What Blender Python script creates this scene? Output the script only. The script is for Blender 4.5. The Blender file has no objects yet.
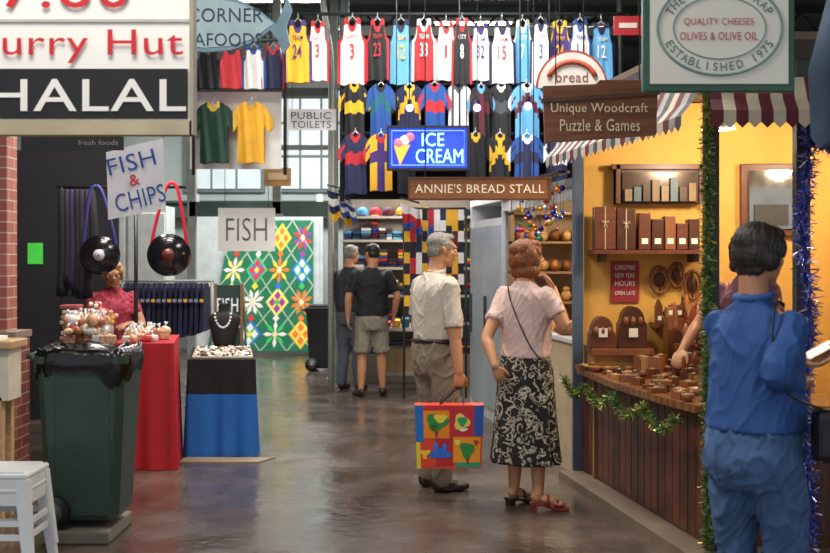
import bpy, math, random
from math import sin,cos,pi,radians,sqrt,atan2
from mathutils import Vector, Matrix, noise
random.seed(7)
F=1153.; CX=415.; HY=257.; CH=1.58; ZC=5.3
def W(px,py,D): return Vector(((px-CX)/F*D, D, CH-(py-HY)/F*D))
scn=bpy.context.scene
COL=scn.collection
# ---------------------------------------------------------------- materials
def C(h):
    h=h.lstrip('#'); r=[int(h[i:i+2],16)/255 for i in (0,2,4)]
    return tuple((c/12.92 if c<=.04045 else ((c+.055)/1.055)**2.4) for c in r)+(1,)
MC={}
def M(h,rough=.65,metal=0,emit=0,var=.12,vs=6,bump=0,bs=60,trans=0,stretch=None,name=None,coat=0):
    key=(h,rough,metal,emit,var,vs,bump,bs,trans,str(stretch),coat)
    if key in MC: return MC[key]
    m=bpy.data.materials.new(name or 'surf_'+h.strip('#')); m.use_nodes=True
    nt=m.node_tree; b=nt.nodes['Principled BSDF']
    c=C(h)
    b.inputs['Roughness'].default_value=rough; b.inputs['Metallic'].default_value=metal
    if coat: b.inputs['Coat Weight'].default_value=coat
    tc=nt.nodes.new('ShaderNodeTexCoord'); mp=nt.nodes.new('ShaderNodeMapping')
    nt.links.new(tc.outputs['Object'],mp.inputs['Vector'])
    if stretch: mp.inputs['Scale'].default_value=stretch
    n=nt.nodes.new('ShaderNodeTexNoise'); n.inputs['Scale'].default_value=vs; n.inputs['Detail'].default_value=4
    nt.links.new(mp.outputs[0],n.inputs['Vector'])
    r=nt.nodes.new('ShaderNodeValToRGB')
    r.color_ramp.elements[0].position=.3; r.color_ramp.elements[1].position=.7
    r.color_ramp.elements[0].color=tuple(x*(1-var) for x in c[:3])+(1,)
    r.color_ramp.elements[1].color=tuple(min(1,x*(1+var)) for x in c[:3])+(1,)
    nt.links.new(n.outputs['Fac'],r.inputs['Fac']); nt.links.new(r.outputs['Color'],b.inputs['Base Color'])
    if emit:
        nt.links.new(r.outputs['Color'],b.inputs['Emission Color']); b.inputs['Emission Strength'].default_value=emit
    if trans: b.inputs['Transmission Weight'].default_value=trans
    if bump:
        n2=nt.nodes.new('ShaderNodeTexNoise'); n2.inputs['Scale'].default_value=bs
        nt.links.new(mp.outputs[0],n2.inputs['Vector'])
        bp=nt.nodes.new('ShaderNodeBump'); bp.inputs['Strength'].default_value=bump; bp.inputs['Distance'].default_value=.01
        nt.links.new(n2.outputs['Fac'],bp.inputs['Height']); nt.links.new(bp.outputs[0],b.inputs['Normal'])
    MC[key]=m; return m
def blank(name):
    m=bpy.data.materials.new(name); m.use_nodes=True; nt=m.node_tree
    return m,nt,nt.nodes['Principled BSDF'],nt.nodes.new('ShaderNodeTexCoord')
def mat_floor():
    m,nt,b,tc=blank('polished_asphalt')
    L=nt.links.new
    n=nt.nodes.new('ShaderNodeTexNoise'); n.inputs['Scale'].default_value=1.3; n.inputs['Detail'].default_value=10; n.inputs['Roughness'].default_value=.7
    L(tc.outputs['Object'],n.inputs['Vector'])
    r=nt.nodes.new('ShaderNodeValToRGB'); e=r.color_ramp.elements
    e[0].position=.3; e[0].color=C('#342b26'); e[1].position=.72; e[1].color=C('#76685d')
    x=e.new(.52); x.color=C('#52463e')
    L(n.outputs['Fac'],r.inputs['Fac']); 
    n3=nt.nodes.new('ShaderNodeTexNoise'); n3.inputs['Scale'].default_value=70; n3.inputs['Detail'].default_value=3
    L(tc.outputs['Object'],n3.inputs['Vector'])
    mx=nt.nodes.new('ShaderNodeMix'); mx.data_type='RGBA'; mx.blend_type='OVERLAY'; mx.inputs[0].default_value=.45
    L(r.outputs['Color'],mx.inputs[6]); L(n3.outputs['Fac'],mx.inputs[7]); L(mx.outputs[2],b.inputs['Base Color'])
    n2=nt.nodes.new('ShaderNodeTexNoise'); n2.inputs['Scale'].default_value=1.7; n2.inputs['Detail'].default_value=8
    L(tc.outputs['Object'],n2.inputs['Vector'])
    mr=nt.nodes.new('ShaderNodeMapRange'); mr.inputs['To Min'].default_value=.1; mr.inputs['To Max'].default_value=.34
    mr.inputs['From Min'].default_value=.35; mr.inputs['From Max'].default_value=.68
    L(n2.outputs['Fac'],mr.inputs['Value']); L(mr.outputs[0],b.inputs['Roughness'])
    b.inputs['Specular IOR Level'].default_value=.9
    bp=nt.nodes.new('ShaderNodeBump'); bp.inputs['Strength'].default_value=.38; bp.inputs['Distance'].default_value=.012
    n4=nt.nodes.new('ShaderNodeTexNoise'); n4.inputs['Scale'].default_value=9; n4.inputs['Detail'].default_value=9
    L(tc.outputs['Object'],n4.inputs['Vector']); L(n4.outputs['Fac'],bp.inputs['Height']); L(bp.outputs[0],b.inputs['Normal'])
    return m
def mat_brick(c1,c2,cm,scale=4):
    m,nt,b,tc=blank('brick_'+c1.strip('#')); L=nt.links.new
    sp=nt.nodes.new('ShaderNodeSeparateXYZ'); cb=nt.nodes.new('ShaderNodeCombineXYZ'); ad=nt.nodes.new('ShaderNodeMath'); ad.operation='ADD'
    L(tc.outputs['Object'],sp.inputs[0]); L(sp.outputs[0],ad.inputs[0]); L(sp.outputs[1],ad.inputs[1]); L(ad.outputs[0],cb.inputs[0]); L(sp.outputs[2],cb.inputs[1])
    br=nt.nodes.new('ShaderNodeTexBrick'); br.inputs['Scale'].default_value=scale
    br.inputs['Color1'].default_value=C(c1); br.inputs['Color2'].default_value=C(c2); br.inputs['Mortar'].default_value=C(cm)
    br.inputs['Mortar Size'].default_value=.02; br.inputs['Row Height'].default_value=.32
    br.inputs['Brick Width'].default_value=.9
    L(cb.outputs[0],br.inputs['Vector']); L(br.outputs['Color'],b.inputs['Base Color'])
    bp=nt.nodes.new('ShaderNodeBump'); bp.inputs['Strength'].default_value=.4; bp.invert=True; L(br.outputs['Fac'],bp.inputs['Height']); L(bp.outputs[0],b.inputs['Normal'])
    b.inputs['Roughness'].default_value=.8
    return m
def mat_floral():
    m,nt,b,tc=blank('floral_print_cloth'); L=nt.links.new
    n=nt.nodes.new('ShaderNodeTexNoise'); n.inputs['Scale'].default_value=17; n.inputs['Detail'].default_value=2.5; n.inputs['Distortion'].default_value=1.4
    L(tc.outputs['Object'],n.inputs['Vector'])
    r=nt.nodes.new('ShaderNodeValToRGB'); r.color_ramp.interpolation='CONSTANT'; e=r.color_ramp.elements
    e[0].position=0; e[0].color=C('#1b1816'); e[1].position=.52; e[1].color=C('#b5ac9a')
    x=e.new(.59); x.color=C('#6d6658'); x=e.new(.64); x.color=C('#1b1815')
    L(n.outputs['Fac'],r.inputs['Fac']); L(r.outputs['Color'],b.inputs['Base Color']); b.inputs['Roughness'].default_value=.8
    return m
def mat_wood(c1,c2,scale=3,rough=.4,axis='X',band=12):
    m,nt,b,tc=blank('wood_'+c1.strip('#')); L=nt.links.new
    w=nt.nodes.new('ShaderNodeTexWave'); w.bands_direction=axis; w.inputs['Scale'].default_value=scale; w.inputs['Distortion'].default_value=5
    w.inputs['Detail'].default_value=3; w.inputs['Detail Scale'].default_value=1.5
    L(tc.outputs['Object'],w.inputs['Vector'])
    r=nt.nodes.new('ShaderNodeValToRGB'); r.color_ramp.elements[0].color=C(c1); r.color_ramp.elements[1].color=C(c2)
    L(w.outputs['Fac'],r.inputs['Fac']); L(r.outputs['Color'],b.inputs['Base Color']); b.inputs['Roughness'].default_value=rough
    return m
def mat_hair(h,dark=.45):
    m,nt,b,tc=blank('hair_'+h.strip('#')); L=nt.links.new
    mp=nt.nodes.new('ShaderNodeMapping'); mp.inputs['Scale'].default_value=(1,1,.18); L(tc.outputs['Object'],mp.inputs['Vector'])
    n=nt.nodes.new('ShaderNodeTexNoise'); n.inputs['Scale'].default_value=120; n.inputs['Detail'].default_value=4; L(mp.outputs[0],n.inputs['Vector'])
    r=nt.nodes.new('ShaderNodeValToRGB'); c=C(h); r.color_ramp.elements[0].position=.35; r.color_ramp.elements[1].position=.65
    r.color_ramp.elements[0].color=tuple(x*dark for x in c[:3])+(1,); r.color_ramp.elements[1].color=tuple(min(1,x*1.25) for x in c[:3])+(1,)
    L(n.outputs['Fac'],r.inputs['Fac']); L(r.outputs['Color'],b.inputs['Base Color']); b.inputs['Roughness'].default_value=.48
    bp=nt.nodes.new('ShaderNodeBump'); bp.inputs['Strength'].default_value=.6; bp.inputs['Distance'].default_value=.006; L(n.outputs['Fac'],bp.inputs['Height']); L(bp.outputs[0],b.inputs['Normal'])
    return m
# ---------------------------------------------------------------- mesh builder
class MB:
    def __init__(s): s.v=[];s.f=[];s.m=[];s.sm=[];s.mats=[]
    def mi(s,mat):
        if mat not in s.mats: s.mats.append(mat)
        return s.mats.index(mat)
    def add(s,vs,fs,mat,smooth=False):
        o=len(s.v); s.v+= [tuple(v) for v in vs]; i=s.mi(mat)
        for f in fs: s.f.append(tuple(o+a for a in f)); s.m.append(i); s.sm.append(smooth)
    def hexa(s,p,mat):
        s.add(p,[(3,2,1,0),(4,5,6,7),(0,1,5,4),(1,2,6,5),(2,3,7,6),(3,0,4,7)],mat)
    def box(s,x0,x1,y0,y1,z0,z1,mat,b=0):
        if b<=0:
            s.hexa([(x0,y0,z0),(x1,y0,z0),(x1,y1,z0),(x0,y1,z0),(x0,y0,z1),(x1,y0,z1),(x1,y1,z1),(x0,y1,z1)],mat); return
        import bmesh
        bm=bmesh.new(); bmesh.ops.create_cube(bm,size=1)
        for v in bm.verts: v.co=Vector(((x0+x1)/2+v.co.x*(x1-x0),(y0+y1)/2+v.co.y*(y1-y0),(z0+z1)/2+v.co.z*(z1-z0)))
        bmesh.ops.bevel(bm,geom=bm.edges[:],offset=b,segments=2,affect='EDGES',profile=.5)
        bm.verts.index_update(); vs=[v.co.copy() for v in bm.verts]; fs=[[v.index for v in f.verts] for f in bm.faces]; bm.free()
        s.add(vs,fs,mat)
    def prism(s,plan,z0,z1,mat):
        n=len(plan); vs=[(p[0],p[1],z0) for p in plan]+[(p[0],p[1],z1) for p in plan]
        s.add(vs,[tuple(range(n))[::-1],tuple(range(n,2*n))]+[(i,(i+1)%n,n+(i+1)%n,n+i) for i in range(n)],mat)
    def slab(s,pts,y0,y1,mat):
        n=len(pts); vs=[(p[0],y0,p[1]) for p in pts]+[(p[0],y1,p[1]) for p in pts]
        s.add(vs,[tuple(range(n)),tuple(range(n,2*n))[::-1]]+[((i+1)%n,i,n+i,n+(i+1)%n) for i in range(n)],mat)
    def tube(s,pts,rad,mat,n=10,caps=True,ref=None,flat=1.0,smooth=True):
        pts=[Vector(p) for p in pts]; N=len(pts)
        if not isinstance(rad,(list,tuple)): rad=[rad]*N
        vs=[]; prev=None
        for i,p in enumerate(pts):
            t=(pts[min(i+1,N-1)]-pts[max(i-1,0)])
            if t.length<1e-9: t=Vector((0,0,1))
            t.normalize()
            if prev is None:
                a=Vector(ref) if ref is not None else (Vector((0,0,1)) if abs(t.z)<.9 else Vector((1,0,0)))
            else: a=prev
            a=a-t*a.dot(t)
            if a.length<1e-6: a=t.orthogonal()
            a.normalize(); prev=a; b=t.cross(a)
            for k in range(n):
                th=2*pi*k/n; vs.append(p+a*(cos(th)*rad[i])+b*(sin(th)*rad[i]*flat))
        fs=[]
        for i in range(N-1):
            for k in range(n): fs.append((i*n+k,i*n+(k+1)%n,(i+1)*n+(k+1)%n,(i+1)*n+k))
        if caps: fs.append(tuple(range(n))[::-1]); fs.append(tuple((N-1)*n+k for k in range(n)))
        s.add(vs,fs,mat,smooth)
    def cyl(s,p,q,r,mat,n=14,r2=None): s.tube([p,q],[r,r if r2 is None else r2],mat,n)
    def ell(s,c,r,mat,R=None,nu=16,nv=10):
        c=Vector(c); vs=[];
        if not isinstance(r,(list,tuple)): r=(r,r,r)
        def T(v): 
            v=Vector((v[0]*r[0],v[1]*r[1],v[2]*r[2])); return c+(R@v if R else v)
        vs.append(T((0,0,1)))
        for j in range(1,nv):
            ph=pi*j/nv
            for i in range(nu): th=2*pi*i/nu; vs.append(T((sin(ph)*cos(th),sin(ph)*sin(th),cos(ph))))
        vs.append(T((0,0,-1))); fs=[]
        for i in range(nu):
            fs.append((0,1+i,1+(i+1)%nu)); b=1+(nv-2)*nu; fs.append((b+(i+1)%nu,b+i,len(vs)-1))
            for j in range(nv-2): a=1+j*nu; fs.append((a+i,a+nu+i,a+nu+(i+1)%nu,a+(i+1)%nu))
        s.add(vs,fs,mat,True)
    def lathe(s,prof,c,mat,n=24,R=None,smooth=True):
        c=Vector(c); vs=[]
        for r,z in prof:
            for k in range(n):
                v=Vector((r*cos(2*pi*k/n),r*sin(2*pi*k/n),z)); vs.append(c+(R@v if R else v))
        fs=[(i*n+k,i*n+(k+1)%n,(i+1)*n+(k+1)%n,(i+1)*n+k) for i in range(len(prof)-1) for k in range(n)]
        fs.append(tuple(range(n))[::-1]); fs.append(tuple((len(prof)-1)*n+k for k in range(n)))
        s.add(vs,fs,mat,smooth)
    def text(s,t,x0,x1,z0,z1,y,mat,bold=.02,Mx=None):
        key=(t,bold)
        if key not in TC:
            cu=bpy.data.curves.new('t','FONT'); cu.body=t; cu.resolution_u=3; cu.offset=bold
            if len(t)>1: cu.space_character=1.04+bold*4
            o=bpy.data.objects.new('t',cu); COL.objects.link(o)
            dg=bpy.context.evaluated_depsgraph_get(); me=o.evaluated_get(dg).to_mesh()
            TC[key]=([v.co.copy() for v in me.vertices],[tuple(p.vertices) for p in me.polygons])
            bpy.data.objects.remove(o); bpy.data.curves.remove(cu)
        vs,fs=TC[key]
        ax=min(v.x for v in vs); bx=max(v.x for v in vs); ay=min(v.y for v in vs); by=max(v.y for v in vs)
        if len(t)==1:
            wd=(bx-ax)/(by-ay)*(z1-z0)
            if wd<(x1-x0): m_=(x0+x1)/2; x0,x1=m_-wd/2,m_+wd/2
        out=[Vector((x0+(v.x-ax)/(bx-ax)*(x1-x0),y,z0+(v.y-ay)/(by-ay)*(z1-z0))) for v in vs]
        if Mx: out=[Mx@v for v in out]
        s.add(out,fs,mat)
    def ptext(s,t,px0,px1,py0,py1,D,mat,bold=.02):
        a=W(px0,py1,D); c=W(px1,py0,D); s.text(t,a.x,c.x,a.z,c.z,D,mat,bold)
    def mesh(s,name='m'):
        me=bpy.data.meshes.new(name); me.from_pydata(s.v,[],s.f)
        for m in s.mats: me.materials.append(m)
        me.polygons.foreach_set('material_index',s.m); me.polygons.foreach_set('use_smooth',s.sm); me.update(); return me
    def build(s,name):
        xs=[v[0] for v in s.v]; ys=[v[1] for v in s.v]; zs=[v[2] for v in s.v]
        o=Vector(((min(xs)+max(xs))/2,(min(ys)+max(ys))/2,min(zs)))
        s.v=[(v[0]-o.x,v[1]-o.y,v[2]-o.z) for v in s.v]
        ob=bpy.data.objects.new(name,s.mesh(name)); ob.location=o; COL.objects.link(ob); return ob
TC={}
def cr(pts,n=5):
    P=[tuple(p) for p in pts]; out=[]
    for i in range(len(P)-1):
        p0=P[max(i-1,0)];p1=P[i];p2=P[i+1];p3=P[min(i+2,len(P)-1)]
        for k in range(n):
            t=k/n; out.append(tuple(.5*((2*b)+(-a+c)*t+(2*a-5*b+4*c-d)*t*t+(-a+3*b-3*c+d)*t**3) for a,b,c,d in zip(p0,p1,p2,p3)))
    out.append(P[-1]); return out
def limb(mb,pts,rad,mat,n=16,seg=4,flat=1,ends=True):
    q=cr([tuple(p)+(r,) for p,r in zip(pts,rad)],seg)
    mb.tube([Vector(x[:3]) for x in q],[x[3] for x in q],mat,n,flat=flat)
    if ends:
        mb.ell(pts[0],rad[0]*.98,mat); mb.ell(pts[-1],rad[-1]*.98,mat)
def remesh(mb,vox,sm,fold=None):
    me=mb.mesh(); ob=bpy.data.objects.new('tmp',me); COL.objects.link(ob)
    r=ob.modifiers.new('r','REMESH'); r.mode='VOXEL'; r.voxel_size=vox
    if sm: q=ob.modifiers.new('s','SMOOTH'); q.iterations=sm; q.factor=.5
    dg=bpy.context.evaluated_depsgraph_get(); m2=ob.evaluated_get(dg).to_mesh()
    vs=[]
    for v in m2.vertices:
        c=v.co.copy()
        if fold: c+=v.normal*fold(c)
        vs.append(c)
    fs=[tuple(p.vertices) for p in m2.polygons]
    bpy.data.objects.remove(ob); bpy.data.meshes.remove(me)
    return vs,fs
def foldf(a,s=11,seed=0):
    def f(c):
        w=Vector((c.x*s+seed,c.y*s,c.z*s*.6+c.x*4))
        w=w+noise.noise_vector(w*.5)*.8
        d=noise.noise(w); e=noise.noise(Vector((c.x*s*2.6-c.z*s*1.2,c.y*s*2.6+seed,c.z*s*1.3-c.x*11)))
        r=max(0,1-4*abs(d)); r=r*r
        return a*(1.5*r-.5)+a*.8*(max(0,1-3.5*abs(e))**2-.25)+a*.5*noise.noise(w*.4)
    return f
# ---------------------------------------------------------------- people
SKIN=M('#bd8762',.5,var=.08,bump=.1,bs=90); SKIN2=M('#ad7a5c',.5,var=.08); LIP=M('#9c5248',.4); EYEW=M('#e8e4dc',.3,var=.02); IRIS=M('#2a1c12',.2)
class Person:
    def __init__(s,x,y,yaw,S=1.,vox=.006,skin=SKIN,z0=0):
        s.o=Vector((x,y,z0)); a=radians(yaw); s.f=Vector((sin(a),cos(a),0)); s.r=Vector((cos(a),-sin(a),0)); s.S=S; s.vox=vox; s.skin=skin
        s.sk=MB(); s.out=MB()
    def L(s,x,y,z): return s.o+s.r*(x*s.S)+s.f*(y*s.S)+Vector((0,0,z*s.S))
    def loft(s,mb,rings,mat,n=28,e=2.3,ripple=None):
        q=cr(rings,3); vs=[]
        for (z,cx,cy,rx,ry) in q:
            for k in range(n):
                t=2*pi*k/n; c=cos(t); d=sin(t); u=abs(c)**(2/e)*(1 if c>=0 else -1); v=abs(d)**(2/e)*(1 if d>=0 else -1)
                k2=1+(ripple(t,z) if ripple else 0)
                vs.append(s.L(cx+rx*u*k2,cy+ry*v*k2,z))
        N=len(q); fs=[(i*n+k,i*n+(k+1)%n,(i+1)*n+(k+1)%n,(i+1)*n+k) for i in range(N-1) for k in range(n)]
        fs.append(tuple(range(n))[::-1]); fs.append(tuple((N-1)*n+k for k in range(n)))
        if rings[0][0]>rings[-1][0]: fs=[f[::-1] for f in fs]
        mb.add(vs,fs,mat,True)
    def base_torso(s,w=1.,d=1.,fem=False,lean=0):
        R=[(.84,0,0,.15*w,.10*d),(.93,0,0,.165*w,.115*d),(1.06,0,.005,(.13 if fem else .148)*w,.10*d),(1.2,0,.005,.15*w,.105*d),(1.32,0,0,.165*w,.11*d),(1.40,0,-.005,.15*w,.085*d),(1.45,0,-.01,.09*w,.06*d),(1.49,0,-.01,.055,.055)]
        s.loft(s.sk,[(z,cx,cy+lean*(z-.93),a,b) for z,cx,cy,a,b in R],s.skin)
    def leg(s,mb,hip,knee,ank,mat,k=1.,cuff=None,upto=1.):
        hip,knee,ank=map(Vector,(hip,knee,ank))
        m=(hip+knee)/2; c=knee*.65+ank*.35
        if cuff is None: rad=[.088*k,.078*k,.056*k,.056*k,.036*k]
        else: rad=[.092*k,.088*k,.07*k,.068*k,cuff]
        limb(mb,[hip,m,knee,c,ank],[r*s.S for r in rad],mat)
    def arm(s,mb,sh,el,wr,mat,k=1.):
        sh,el,wr=map(Vector,(sh,el,wr))
        limb(mb,[sh,(sh*.5+el*.5),el,(el*.65+wr*.35),wr],[r*s.S*k for r in (.052,.046,.038,.039,.026)],mat)
    def sleeve(s,mb,sh,el,t,r0,r1,mat,wr=None):
        sh=Vector(sh); el=Vector(el)
        if wr is None: e=sh.lerp(el,t); limb(mb,[sh,sh.lerp(e,.5),e],[r0*s.S,(r0+r1)/2*s.S,r1*s.S],mat,ends=False); mb.ell(sh,r0*s.S,mat)
        else:
            wr=Vector(wr); limb(mb,[sh,sh.lerp(el,.5),el,el.lerp(wr,.5),el.lerp(wr,t)],[r0*s.S,r0*.9*s.S,(r0+r1)/2*s.S,r1*1.1*s.S,r1*s.S],mat,ends=False); mb.ell(sh,r0*s.S,mat)
    def hand(s,wr,d,nrm,th,curl=.45,k=1.):
        wr=Vector(wr); d=Vector(d).normalized(); n=Vector(nrm); n=(n-d*n.dot(d)).normalized(); t=Vector(th); t=(t-d*t.dot(d)-n*t.dot(n)).normalized()
        k=k*s.S; mb=s.sk; mat=s.skin
        R=Matrix((t,d,n)).transposed()
        mb.ell(wr+d*.05*k,(.041*k,.052*k,.015*k),mat,R); mb.ell(wr+d*.02*k,(.028*k,.04*k,.017*k),mat,R)
        for off,ln,r in ((.031,.072,.0088),(.0105,.08,.009),(-.0105,.075,.0088),(-.031,.058,.0078)):
            p=wr+d*.082*k+t*off*k; pts=[wr+d*.06*k+t*off*.9*k,p]; a=0
            for j,fr in enumerate((.42,.32,.26)):
                a+=curl*(1.1 if j else .9); dd=(d*cos(a)+n*sin(a)+t*off*1.2*cos(a)).normalized(); p=p+dd*ln*fr*k; pts.append(p)
            mb.tube(pts,[r*k,r*k,r*.98*k,r*.9*k,r*.8*k],mat,8); mb.ell(pts[-1],r*.8*k,mat,nu=8,nv=6)
        p=wr+d*.028*k+t*.03*k; pts=[wr+d*.015*k+t*.012*k,p]
        for dd,ln in (((d*.75+t*.65+n*.25),.036),((d*.9+t*.25+n*.4),.03),((d+n*.5),.022)):
            p=p+dd.normalized()*ln*k; pts.append(p)
        mb.tube(pts,[.014*k,.0135*k,.0115*k,.0105*k,.009*k],mat,8); mb.ell(pts[-1],.009*k,mat,nu=8,nv=6)
    def head(s,c,yaw,pitch=0,k=1.,hair='short',hmat=None,neck=None,fat=1.,glasses=False):
        c=Vector(c); a=radians(yaw); p=radians(pitch)
        f=Vector((sin(a)*cos(p),cos(a)*cos(p),sin(p))); r=Vector((cos(a),-sin(a),0)); u=r.cross(f)
        R=Matrix((r,f,u)).transposed(); k=k*s.S; mb=s.sk; m=s.skin
        P=lambda x,y,z:c+R@Vector((x*k,y*k,z*k))
        def E(x,y,z,a,b,d,mt=m,t=mb): t.ell(P(x,y,z),(a*k,b*k,d*k),mt,R)
        E(0,-.014,.03,.074,.094,.083); E(0,.03,-.035,.058*fat,.06,.072); E(0,.036,-.075,.044*fat,.048,.036); E(0,.066,-.099,.022,.02,.015)
        for q in (-1,1):
            E(q*.034,.052,-.022,.026,.03,.026); E(q*.075,-.008,-.008,.009,.018,.031); E(q*.079,-.016,.002,.008,.014,.022)
            E(q*.011,.094,-.03,.009,.010,.008); E(q*.029,.082,.019,.022,.011,.008); E(q*.045,.01,-.07,.018,.035,.022)
            E(q*.029,.083,.003,.0125,.011,.009,EYEW,s.out); E(q*.030,.0915,.003,.006,.004,.006,IRIS,s.out)
            E(q*.03,.09,.021,.018,.006,.0035,hmat,s.out)
            if glasses:
                gm_=M('#2a2222',.3); s.out.tube([P(q*.032+.02*cos(t*pi/8),.103-.15*(abs(q*.032+.02*cos(t*pi/8))-.03)*.5,.002+.015*sin(t*pi/8)) for t in range(17)],.0018*k,gm_,5,caps=False)
                s.out.tube([P(q*.052,.1,.006),P(q*.072,.07,.006),P(q*.08,-.005,.008)],.0018*k,gm_,5)
        if glasses: s.out.tube([P(-.012,.105,.005),P(.012,.105,.005)],.0018*k,M('#2a2222',.3),5)
        E(0,.08,.028,.04,.012,.018)
        mb.tube([P(0,.086,.014),P(0,.1,-.008),P(0,.11,-.026)],[.008*k,.0095*k,.0125*k],m,8); mb.ell(P(0,.108,-.027),.0125*k,m)
        E(0,.084,-.055,.02,.012,.01); E(0,.082,-.068,.018,.012,.008); E(0,.0935,-.057,.019,.006,.0045,LIP,s.out); E(0,.0915,-.066,.016,.006,.005,LIP,s.out)
        if neck is not None: limb(mb,[P(0,-.03,-.03),P(0,-.03,-.09),Vector(neck)],[.058*k,.054*k*fat,.062*k],m)
        hb=MB()
        def H(x,y,z,a,b,d): hb.ell(P(x,y,z),(a*k,b*k,d*k),hmat,R)
        if hair=='short':
            H(0,-.024,.05,.079,.092,.073); H(0,-.05,.0,.072,.06,.066); H(0,.03,.088,.058,.05,.028)
            for q in(-1,1): H(q*.07,.012,.03,.012,.03,.03); H(q*.074,.022,.005,.006,.01,.02)
        elif hair=='thick':
            H(0,-.024,.045,.088,.102,.083); H(0,-.05,.0,.084,.07,.08); H(0,.03,.084,.07,.06,.034); H(0,-.05,-.06,.064,.045,.04)
            for q in(-1,1): H(q*.072,.012,.028,.02,.045,.045); H(q*.072,-.02,-.02,.026,.045,.045)
        elif hair=='bob':
            H(0,-.024,.05,.09,.104,.078); H(0,-.06,-.02,.098,.072,.09); H(0,-.06,-.09,.096,.06,.055); H(0,-.045,-.125,.085,.05,.03)
            H(0,.045,.082,.072,.052,.034); H(0,.078,.055,.056,.02,.024)
            for q in(-1,1): H(q*.082,-.005,-.02,.026,.06,.085); H(q*.086,-.012,-.095,.03,.06,.045); H(q*.07,.045,.03,.02,.035,.04)
        if hb.v:
            Ri=R.inverted()
            def fl(v):
                w=Ri@(v-c)/k; th=atan2(w.x,w.y)
                if hair=='short': return k*(.003*noise.noise(w*70)+.0015*noise.noise(w*160))
                return k*(.004*noise.noise(Vector((th*5,w.z*9,3)))+.0024*sin(th*34+w.z*24+5*noise.noise(w*18))*(.3+.7*abs(noise.noise(w*14)))+.0018*noise.noise(w*120))
            vs,fs=remesh(hb,max(.0045,s.vox*.8),4,fl); s.out.add(vs,fs,hmat,True)
        s.P=P
    def shoe(s,ank,d,mat,k=1.,low=False,vox=None):
        ank=Vector(ank); d=Vector((d[0],d[1],0)).normalized(); k=k*s.S; r=Vector((d.y,-d.x,0)); R=Matrix((r,d,Vector((0,0,1)))).transposed(); mb=MB()
        b=Vector((ank.x,ank.y,s.o.z))
        def E(y,z,w,l,h): mb.ell(b+d*y*k+Vector((0,0,z*k)),(w*k,l*k,h*k),mat,R)
        E(-.015,.045,.037,.05,.05); E(.05,.042,.038,.08,.04); E(.12,.03,.046,.075,.032); E(.02,.06,.034,.05,.04); E(.07,.016,.04,.125,.016)
        vs,fs=remesh(mb,max(.006,s.vox),4); vs=[Vector((v.x,v.y,max(v.z,s.o.z+.001))) for v in vs]; s.out.add(vs,fs,mat,True)
    def cloth(s,mb,amp=.006,sc=11,sm=5,mat=None,vox=None):
        vs,fs=remesh(mb,vox or max(.008,s.vox),sm,foldf(amp,sc,random.random()*20)); s.out.add(vs,fs,mat or mb.mats[0],True)
    def done(s,name):
        vs,fs=remesh(s.sk,s.vox,3); s.out.add(vs,fs,s.skin,True)
        return s.out.build(name)
# ================================================================ ROOM
def wall(name,x0,x1,y0,y1,z0,z1,mat): mb=MB(); mb.box(x0,x1,y0,y1,z0,z1,mat); return mb.build(name)
wall('floor',-7,7,-3,20,-.1,0,mat_floor())
wall('ceiling',-7,7,1.5,20,ZC,ZC+.12,M('#343a37',.8,vs=2))
wall('wall_back',-7,7,20,20.2,0,ZC,M('#b0b8b4',.8,vs=1.2,stretch=(1,1,.4)))
wall('wall_left',-7.2,-7,1.5,20,0,ZC,M('#807d74',.8))
wall('wall_right',7,7.2,1.5,20,0,ZC,M('#756d62',.8))
steel=M('#3a4240',.5,.3); greenst=M('#40564f',.5,.1); greypost=M('#8a908c',.5)
for y in (6.8,10.2,13.6,17.2):
    mb=MB()
    mb.box(-7,7,y-.06,y+.06,ZC-.42,ZC-.34,steel); mb.box(-7,7,y-.06,y+.06,ZC-.1,ZC,steel)
    for i in range(28):
        x=-7+i*.5; mb.cyl((x,y,ZC-.36),(x+.25,y,ZC-.08),.018,steel,6); mb.cyl((x+.25,y,ZC-.08),(x+.5,y,ZC-.36),.018,steel,6)
    mb.build('roof_truss')
lampm=M('#fff6e0',.5,emit=9,var=0); wh=M('#e6e6e2',.4)
for (x,y) in ((-1.9,16.2),(1.2,16.0),(.9,17.8),(-.8,18.4),(2.4,18.2),(-3.2,18.0)):
    mb=MB(); mb.box(x-.62,x+.62,y-.08,y+.08,ZC-.1,ZC-.04,wh); mb.cyl((x-.58,y-.03,ZC-.12),(x+.58,y-.03,ZC-.12),.016,lampm,8); mb.cyl((x-.58,y+.03,ZC-.12),(x+.58,y+.03,ZC-.12),.016,lampm,8)
    mb.cyl((x,y,ZC-.05),(x,y,ZC),.02,wh,8); mb.build('fluorescent_lamp')
mb=MB(); wf=M('#6a7371',.5); gl=M('#ccd6d8',.2,emit=.4,var=.08,vs=3)
for (x0,x1) in ((-4.0,-2.6),(-2.4,-1.2),(-1.0,.2),(.4,1.6)):
    mb.box(x0,x1,19.93,20.0,2.7,4.5,wf)
    for i in range(3):
        for j in range(3):
            w=(x1-x0-.1)/3; mb.box(x0+.05+i*w+.02,x0+.05+(i+1)*w-.02,19.9,19.94,2.76+j*.58,2.76+j*.58+.53,gl)
mb.build('window_1')
mb=MB(); mb.box(-6.8,2,19.7,19.98,2.25,2.5,greenst); mb.box(-6.8,2,19.62,19.98,2.5,2.54,greenst); mb.build('trim_1')
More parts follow.
